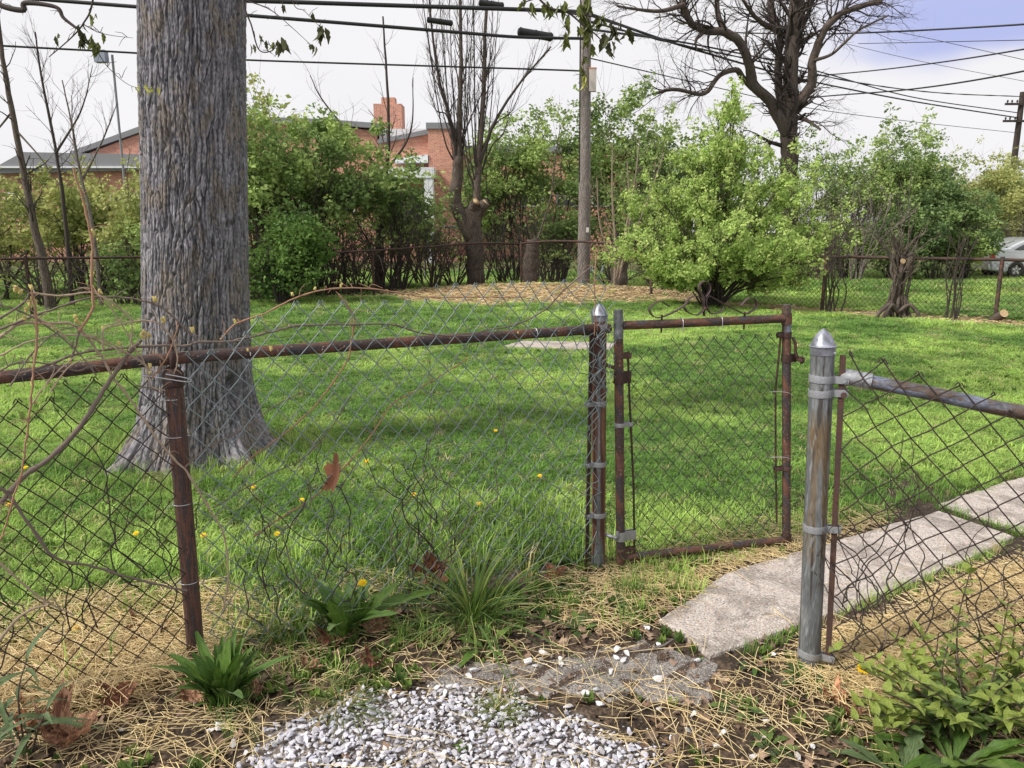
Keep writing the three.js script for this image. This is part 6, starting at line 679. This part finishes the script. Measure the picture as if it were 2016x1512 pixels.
{ // hard-pruned shrub growing into the right fence
  const L = [], r = rng(51);
  for (let i = 0; i < 15; i++) { const a = i / 14 * 2 - 1, q = () => r.r(-0.07, 0.07); L.push([r.r(0.02, 0.05), r.r(0.02, 0.035), [[a * 0.2 + q(), -0.05, q()], [a * 0.13 + q(), 0.25, q()], [a * 0.1 + q(), 0.5, q()], [a * 0.16 + q(), 0.8, q()], [a * 0.22 + q(), 1.1, q()]], 0.5]); }
  for (const s of [-1, -0.7, 0.8]) L.push([0.04, 0.03, [[0, 0.12, 0.05], [s * 0.2, 0.24, 0.1], [s * 0.36, 0.12, 0.14], [s * 0.46, -0.04, 0.16]], 1.5]);
  for (let i = 0; i < 22; i++) { const a = r.r(-1, 1); L.push([0.016, 0.005, [[0.05 * a, 1.05, 0], [a * 0.25, 1.05 + 0.35 * r(), r.r(-0.1, 0.1)], [a * 0.6 + r.r(-0.1, 0.1), 1.2 + (1 - Math.abs(a) * 0.7) * r.r(0.3, 1.1), r.r(-0.2, 0.2)]], 0.7]); }
  const [T] = bareTree('pruned_shrub', 'hard pruned gnarled shrub tangled in the right back fence', null, 6.75, -13.5, L, { seed: 52, bark: M.bark, twig: M.twigPale, dens: 3, len: 0.35, lvl: 1, minr: 0.004 }); T.userData.category = 'shrub';
  const c = part(T, 'cut_face', new THREE.CylinderGeometry(0.042, 0.042, 0.02, 12).rotateX(Math.PI / 2), M.cutWood); c.position.set(-0.05, 1.0, 0.15);
  for (const [x, z, h, label] of [[5.97, -14.35, 1.0, 'dark climbing stems wound round the shaded right fence post'], [7.5, -13.15, 0.95, 'dark twisted vine stem climbing the right fence'], [8.9, -12.1, 0.8, 'thin bare stems growing through the right fence end']]) { const LL = []; for (let i = 0; i < 9; i++) { const a = r.r(-0.14, 0.14); LL.push([r.r(0.008, 0.02), 0.006, [[a, -0.03, 0.03], [a + r.r(-0.08, 0.08), h * 0.4, 0.05], [a + r.r(-0.1, 0.1), h * 0.8, 0.04], [a + r.r(-0.25, 0.25), h * 1.5, 0.02]], 1]); } bareTree('climbing_stems', label, 'bare stems on the right fence', x, z, LL, { seed: Math.round(x * 10), bark: M.twigDark, twig: M.twigBrown, dens: 3, len: 0.3, lvl: 1, minr: 0.004 })[0].userData.category = 'vine'; }
  const lg = thing('cut_log', 'short cut log with pale end beside the rust red fence post', 'log', null, [8.12, H(8.1, -12.7), -12.72]); part(lg, 'bark', new THREE.CylinderGeometry(0.07, 0.08, 0.3, 14, 1, true).rotateX(Math.PI / 2 - 0.5).translate(0, 0.09, -0.1), M.bark); const e = part(lg, 'cut_face', new THREE.CylinderGeometry(0.068, 0.068, 0.006, 14).rotateX(Math.PI / 2 - 0.5), M.cutWood); e.position.set(0, 0.167, 0.032);
}
// ---------------------------------------------------------------- back fences
function farFence(label, A, Bp, h, posts, o) {
  const dx = Bp[0] - A[0], dz = Bp[1] - A[1], L = Math.hypot(dx, dz), ux = dx / L, uz = dz / L, T = thing('chain_link_fence', label, 'fence', null, [0, 0, 0]);
  const P = (s, y, off = 0) => { const x = A[0] + ux * s - uz * off, z = A[1] + uz * s + ux * off; return V(x, H(x, z) + y, z); };
  const rail = []; for (let s = 0; s <= L; s += 0.5) rail.push(P(s, h + 0.012 * N3(s * 0.7, h, 1))); part(T, 'top_rail', tubeGeo(rail, o.rr, 8), o.railMat);
  for (const s of posts) part(T, 'fence_post', tubeGeo([P(s, -0.05), P(s, h * 0.5), P(s, h + 0.05)], o.pr, 10), o.postMat);
  const B = new MB(); for (let j = 0; j * o.w / 2 < L; j++) B.tube(wirePts(j, o.w, o.w * 1.1, 0.02, h - 0.01, (s, y, z) => P(s + 0.008 * N3(s * 3, y * 3, 1), y, z + 0.03), o.r, false), o.r, 3, false);
  const m = part(T, 'chain_mesh', B.geo(), o.wire); m.userData.kind = 'stuff';
}
farFence('rusty back fence along the right edge of the lawn', [0.22, -19.7], [14.5, -7.4], 1.03, [0.02, 3.8, 7.56, 10.42, 13.3], { rr: 0.027, pr: 0.034, w: 0.085, r: 0.0032, railMat: M.rustDark, postMat: M.rust, wire: M.rustWire });
farFence('overgrown back fence running left behind the oak', [0.15, -19.75], [-14, -9.75], 1.02, [4.0, 7.4, 10.6, 14], { rr: 0.024, pr: 0.03, w: 0.085, r: 0.002, railMat: M.rustDark, postMat: M.rustDark, wire: M.rustWire });
farFence('taller grey fence standing behind the overgrown fence', [2.5, -26.5], [-19, -20.5], 1.75, [1, 5.5, 10, 14.5, 19], { rr: 0.025, pr: 0.035, w: 0.12, r: 0.0025, railMat: std({ color: rgb(0.12, 0.14, 0.17) }), postMat: M.postZinc, wire: M.gateWire });
// ---------------------------------------------------------------- utility poles and overhead cables
{
  const x = 1.86, z = -20.15, T = thing('utility_pole', 'weathered grey wooden utility pole with a pale box', 'pole', null, [x, H(x, z), z]);
  part(T, 'pole', tubeGeo([V(0, -0.1, 0), V(-0.01, 2, 0), V(-0.05, 5, 0), V(-0.1, 10, 0)], (t) => mix(0.168, 0.125, t), 20), M.poleWood);
  part(T, 'terminal_box', new THREE.BoxGeometry(0.17, 0.52, 0.14).translate(0.12, 5.02, 0.12), std({ color: rgb(0.5, 0.45, 0.42), roughness: 0.6 }));
  part(T, 'box_lid', new THREE.BoxGeometry(0.18, 0.03, 0.15).translate(0.12, 5.295, 0.12), std({ color: rgb(0.5, 0.2, 0.1), roughness: 0.6 }));
  part(T, 'paper_notice', new THREE.BoxGeometry(0.07, 0.12, 0.004).translate(0.06, 1.42, 0.161), std({ color: rgb(0.62, 0.6, 0.58) }));
  part(T, 'conduit', tubeGeo([V(-0.16, 2.6, 0.08), V(-0.19, 5, 0.06), V(-0.22, 9, 0.04)], 0.014, 6), M.cable);
  const fx = 34.15, fz = -55, F = thing('utility_pole', 'distant dark utility pole with crossarms at the right edge', 'pole', null, [fx + 0.3, H(fx, fz), fz]);
  part(F, 'pole', tubeGeo([V(0, -0.2, 0), V(0.1, 6, 0), V(0.12, 10.9, 0)], (t) => mix(0.24, 0.17, t), 14), M.twigDark);
  for (const y of [10.1, 9.0]) { const a = part(F, 'crossarm', boxGeo(2.4, 0.14, 0.12, 0.1, y, 0.2), M.twigDark); for (const s of [-1.05, -0.75, -0.4, 0.5, 0.9]) part(a, 'insulator', latheGeo([[0, 0.2], [0.06, 0.18], [0.045, 0.12], [0.07, 0.09], [0.04, 0.04], [0.02, 0]], 8).translate(0.1 + s, y + 0.07, 0.2), M.cable); }
  const names = ['topmost thick cable running left from the near utility pole', 'thick cable carrying the splice cases left of the pole', 'lowest thin cable running left behind the oak', 'thick cable sloping from near pole down to the far pole', 'lumpy wrapped cable sloping right under the blue sky', 'middle cable sloping from near pole to far pole', 'lowest thin cable reaching the far pole', 'topmost cable crossing the blue sky at upper right', 'thin straight cable under the topmost right one', 'third cable from the top rising to the right edge', 'steepest cable rising to the right edge', 'faint thin wire slanting down across the blue sky', 'second faint thin wire slanting down to the right'];
  CABLES.forEach(([r, pts], i) => single('overhead_cable', tubeGeo(curve(pts.map((p) => V(...p)), 60), (t) => r * (i === 4 ? 1 + 0.25 * Math.sin(t * 150) : 1), 8), M.cable, names[i], 'cable', 'overhead cables'));
  const sp = (label, a, b, r) => { const T2 = thing('splice_case', label, 'splice case', 'splice cases on the cables'); const A = V(...a), Bb = V(...b), d = Bb.clone().sub(A); const at = (t) => A.clone().addScaledVector(d, t); part(T2, 'case', tubeGeo([at(0), at(0.03), at(0.5), at(0.97), at(1)], (t) => t < 0.01 || t > 0.99 ? r * 0.8 : r, 14), M.cable); for (const t of [0.06, 0.5, 0.94]) part(T2, 'clamp_ring', tubeGeo([at(t - 0.02), at(t + 0.02)], r * 1.1, 14), M.cable); };
  sp('long black cylindrical splice case left of the near pole', [0.15, 6.07, -19.3], [0.96, 6.01, -19.6], 0.095);
  sp('smaller dark splice case above the pollarded tree', [-1.9, 6.13, -18.5], [-1.35, 6.1, -18.7], 0.06);
  sp('tapered black splice on the topmost left cable', [-0.75, 6.62, -19], [-0.2, 6.6, -19.2], 0.07);
}
// ---------------------------------------------------------------- brick building far behind
{
  const brickM = std({ map: tex(512, 512, (u, v) => { const row = Math.floor(v * 26), fx = (u * 9 + (row & 1) * 0.5) % 1, fy = (v * 26) % 1, joint = fx < 0.05 || fy < 0.13, q = N3(Math.floor(u * 9 + (row & 1) * 0.5) * 3.3, row * 2.7, 1.1), f = TN(u, v, 60, 3); const c = joint ? [200, 170, 154] : [178 + q * 34, 126 + q * 26, 108 + q * 20]; const k = 1 + f * 0.25; return [c[0] * k, c[1] * k, c[2] * k]; }, [1 / 2, 1 / 2]), roughness: 0.9 });
  const roofM = std({ color: rgb(0.2, 0.205, 0.225), roughness: 0.9 }), whiteM = std({ color: rgb(0.62, 0.64, 0.68), roughness: 0.6 }), darkM = std({ color: rgb(0.03, 0.028, 0.028), roughness: 0.4 });
  const uvBox = (w, h, d, x, y, z) => { const g = boxGeo(w, h, d, x, y, z), p = g.attributes.position, n = g.attributes.normal, u = g.attributes.uv; for (let i = 0; i < p.count; i++) u.setXY(i, Math.abs(n.getX(i)) > 0.5 ? p.getZ(i) : p.getX(i), p.getY(i)); return g; };
  const prism = (pts, z0, z1) => { const s = new THREE.Shape(pts.map(([a, b]) => new THREE.Vector2(a, b))); const g = new THREE.ExtrudeGeometry(s, { depth: z1 - z0, bevelEnabled: false }); g.translate(0, 0, z0); return g; };
  const Z = -45, yb = -0.4;
  const T = thing('brick_building', 'orange brick building with chimney and grey roofs behind the shrubs', 'building', null, [0, 0, 0]);
  const w = (n, g, m) => part(T, n, g, m);
  w('wall', prism([[-12.5, yb], [-4.62, yb], [-4.62, 6.78], [-7.6, 6.35], [-7.6, 6.9], [-10.4, 7.2], [-16, 7.4], [-16, yb]], Z - 14, Z), brickM);
  w('roof', prism([[-17, 7.41], [-10.4, 7.22], [-7.4, 7.0], [-7.4, 7.28], [-10.4, 7.5], [-17, 7.72]], Z - 14, Z + 0.3), roofM);
  w('skylight_strip', prism([[-7.5, 6.38], [-4.63, 6.86], [-4.63, 7.06], [-7.5, 7.06]], Z - 3, Z - 0.4), whiteM);
  w('fascia', prism([[-7.5, 6.2], [-4.62, 6.72], [-4.62, 6.98], [-7.5, 6.42]], Z + 0.01, Z + 0.2), roofM);
  w('tower_wall', uvBox(1.5, 7.3, 9, -3.85, 3.25, Z - 3.6), brickM); w('tower_roof', boxGeo(1.7, 0.32, 9.2, -3.85, 7.06, Z - 3.6), roofM);
  w('wing_wall', uvBox(12, 6.4, 10, 2.9, 2.8, Z - 8), brickM); w('wing_roof', boxGeo(12.4, 0.4, 10.4, 2.9, 6.2, Z - 8), roofM);
  const ch = w('chimney', uvBox(1.65, 2.4, 1.3, -7.28, 7.5, Z - 3), brickM); part(ch, 'chimney_pot', uvBox(0.8, 0.4, 0.7, -7.28, 8.9, Z - 3), brickM);
  w('lower_fascia', prism([[-6.6, 5.12], [-4.63, 5.12], [-4.63, 5.55], [-6.6, 5.3]], Z + 0.02, Z + 1.0), whiteM);
  const po = w('porch_roof', boxGeo(3.2, 0.55, 2.2, -5.8, 4.5, Z + 1.1), whiteM); part(po, 'porch_column', boxGeo(0.5, 4.6, 0.5, -4.5, 1.92, Z + 1.9), whiteM); part(po, 'porch_recess', boxGeo(2.0, 2.6, 0.06, -5.95, 2.3, Z + 0.05), darkM);
  for (const x of [-15, -13.2, -11.4, -9.6]) { const f = w('window', boxGeo(1.3, 1.5, 0.1, x, 3.2, Z + 0.05), whiteM); part(f, 'pane', boxGeo(1.14, 1.34, 0.02, x, 3.2, Z + 0.115), darkM); }
  for (const x of [1.2, 3.4, 5.6]) { const f = w('window', boxGeo(1.5, 1.1, 0.1, x, 3.4, Z - 2.95), whiteM); part(f, 'pane', boxGeo(1.34, 0.94, 0.02, x, 3.4, Z - 2.885), darkM); }
  const Lw = thing('brick_building', 'low brick building with grey hipped roof at far left', 'building', null, [0, 0, 0]);
  part(Lw, 'wall', uvBox(18, 5.2, 9, -25.5, 2.2, Z - 4.5), brickM);
  part(Lw, 'roof', prism([[-36, 4.62], [-29, 4.82], [-27.2, 5.72], [-21, 5.6], [-16.2, 5.5], [-16.2, 4.85], [-36, 4.4]], Z - 8, Z + 0.5), roofM);
  part(Lw, 'gable_wall', prism([[-25, 5.5], [-17, 5.4], [-17, 8.2], [-20.2, 7.25], [-24.6, 5.7]], Z - 7.5, Z - 1), brickM);
  part(Lw, 'gable_roof', prism([[-25.2, 5.62], [-20.2, 7.26], [-17, 8.21], [-17, 8.5], [-20.3, 7.55], [-25.3, 5.86]], Z - 7.6, Z - 0.8), roofM);
  part(Lw, 'gutter', boxGeo(19, 0.1, 0.12, -25.6, 4.9, Z + 0.58), whiteM);
  for (const x of [-28, -25, -22, -19.5]) { const f = part(Lw, 'window', boxGeo(1.6, 1.3, 0.1, x, 2.9, Z + 0.05), whiteM); part(f, 'pane', boxGeo(1.44, 1.14, 0.02, x, 2.9, Z + 0.115), darkM); }
  const fl = thing('flood_light', 'grey floodlight on a mast beside the oak trunk', 'lamp', null, [-19.9, -0.3, -40.2]); part(fl, 'mast', tubeGeo([V(0.3, 0, 0), V(0.3, 10.2, 0)], 0.06, 8), roofM); part(fl, 'lamp_head', boxGeo(0.55, 0.55, 0.4, 0.0, 10.1, 0.1).rotateZ(0.02), std({ color: rgb(0.24, 0.27, 0.34) }));
}
// ---------------------------------------------------------------- parked car
{
  const cx = 17.95, cz = -29.2, T = thing('parked_car', 'silver car parked beyond the right back fence, rear showing', 'car', null, [cx, H(cx, cz), cz]);
  const paint = new THREE.MeshPhysicalMaterial({ color: rgb(0.55, 0.57, 0.62), metalness: 0.35, roughness: 0.35, clearcoat: 1, clearcoatRoughness: 0.1 }), black = std({ color: rgb(0.015, 0.015, 0.016), roughness: 0.8 }), glass = new THREE.MeshPhysicalMaterial({ color: rgb(0.03, 0.035, 0.04), roughness: 0.05, metalness: 0, clearcoat: 1 });
  const side = new THREE.Shape(); side.moveTo(0.06, 0.35); side.lineTo(0.0, 0.62); side.lineTo(0.04, 0.98); side.lineTo(0.1, 1.05); side.lineTo(0.62, 1.08); side.quadraticCurveTo(1.1, 1.42, 1.7, 1.47); side.quadraticCurveTo(2.5, 1.48, 3.05, 1.02); side.quadraticCurveTo(4.1, 0.92, 4.45, 0.75); side.lineTo(4.5, 0.35); side.lineTo(4.0, 0.28);
  side.absarc(3.62, 0.31, 0.36, 0, Math.PI, false); side.lineTo(1.35, 0.26); side.absarc(0.95, 0.31, 0.36, 0, Math.PI, false); side.lineTo(0.5, 0.28); side.closePath();
  part(T, 'body', new THREE.ExtrudeGeometry(side, { depth: 1.6, bevelEnabled: true, bevelThickness: 0.07, bevelSize: 0.06, bevelSegments: 4, curveSegments: 18 }).translate(0, 0, -1.6), paint);
  const win = new THREE.Shape(); win.moveTo(0.78, 1.06); win.quadraticCurveTo(1.15, 1.36, 1.7, 1.4); win.lineTo(1.78, 1.06); win.closePath(); part(T, 'window', new THREE.ExtrudeGeometry(win, { depth: 0.02, bevelEnabled: false }).translate(0, 0, 0.065), glass);
  const win2 = new THREE.Shape(); win2.moveTo(1.84, 1.06); win2.lineTo(1.78, 1.4); win2.quadraticCurveTo(2.4, 1.4, 2.85, 1.04); win2.closePath(); part(T, 'window', new THREE.ExtrudeGeometry(win2, { depth: 0.02, bevelEnabled: false }).translate(0, 0, 0.065), glass);
  part(T, 'spoiler', boxGeo(0.42, 0.04, 1.5, 0.24, 1.13, -0.8), paint); part(T, 'tail_light', boxGeo(0.16, 0.26, 0.1, 0.02, 0.78, 0.03), std({ color: rgb(0.4, 0.02, 0.02), roughness: 0.2 }));
  part(T, 'bumper', boxGeo(0.2, 0.22, 1.66, 0.0, 0.45, -0.8), paint); part(T, 'door_handle', boxGeo(0.18, 0.03, 0.03, 1.45, 0.9, 0.08), paint); part(T, 'sill', boxGeo(2.2, 0.1, 0.06, 2.3, 0.3, 0.06), black);
  for (const x of [0.95, 3.62]) for (const z of [0.0, -1.6]) { const wl = part(T, 'wheel', new THREE.TorusGeometry(0.235, 0.085, 12, 32), black); wl.position.set(x, 0.32, z); part(wl, 'rim', latheGeo([[0.2, -0.05], [0.2, 0.05], [0.185, 0.055], [0.17, 0.02], [0.05, 0.03], [0, 0.035]], 24).rotateX(Math.PI / 2), std({ color: rgb(0.2, 0.2, 0.21), metalness: 0.5, roughness: 0.4 })); for (let k = 0; k < 5; k++) part(wl, 'spoke', boxGeo(0.055, 0.19, 0.02, 0, 0.1, 0.045).rotateZ(k * 1.2566), std({ color: rgb(0.6, 0.61, 0.63), metalness: 0.6, roughness: 0.35 })); }
}
scene.traverse((o) => { if (o.isMesh) { o.castShadow = true; o.receiveShadow = true; } });
renderer.render(scene, camera);
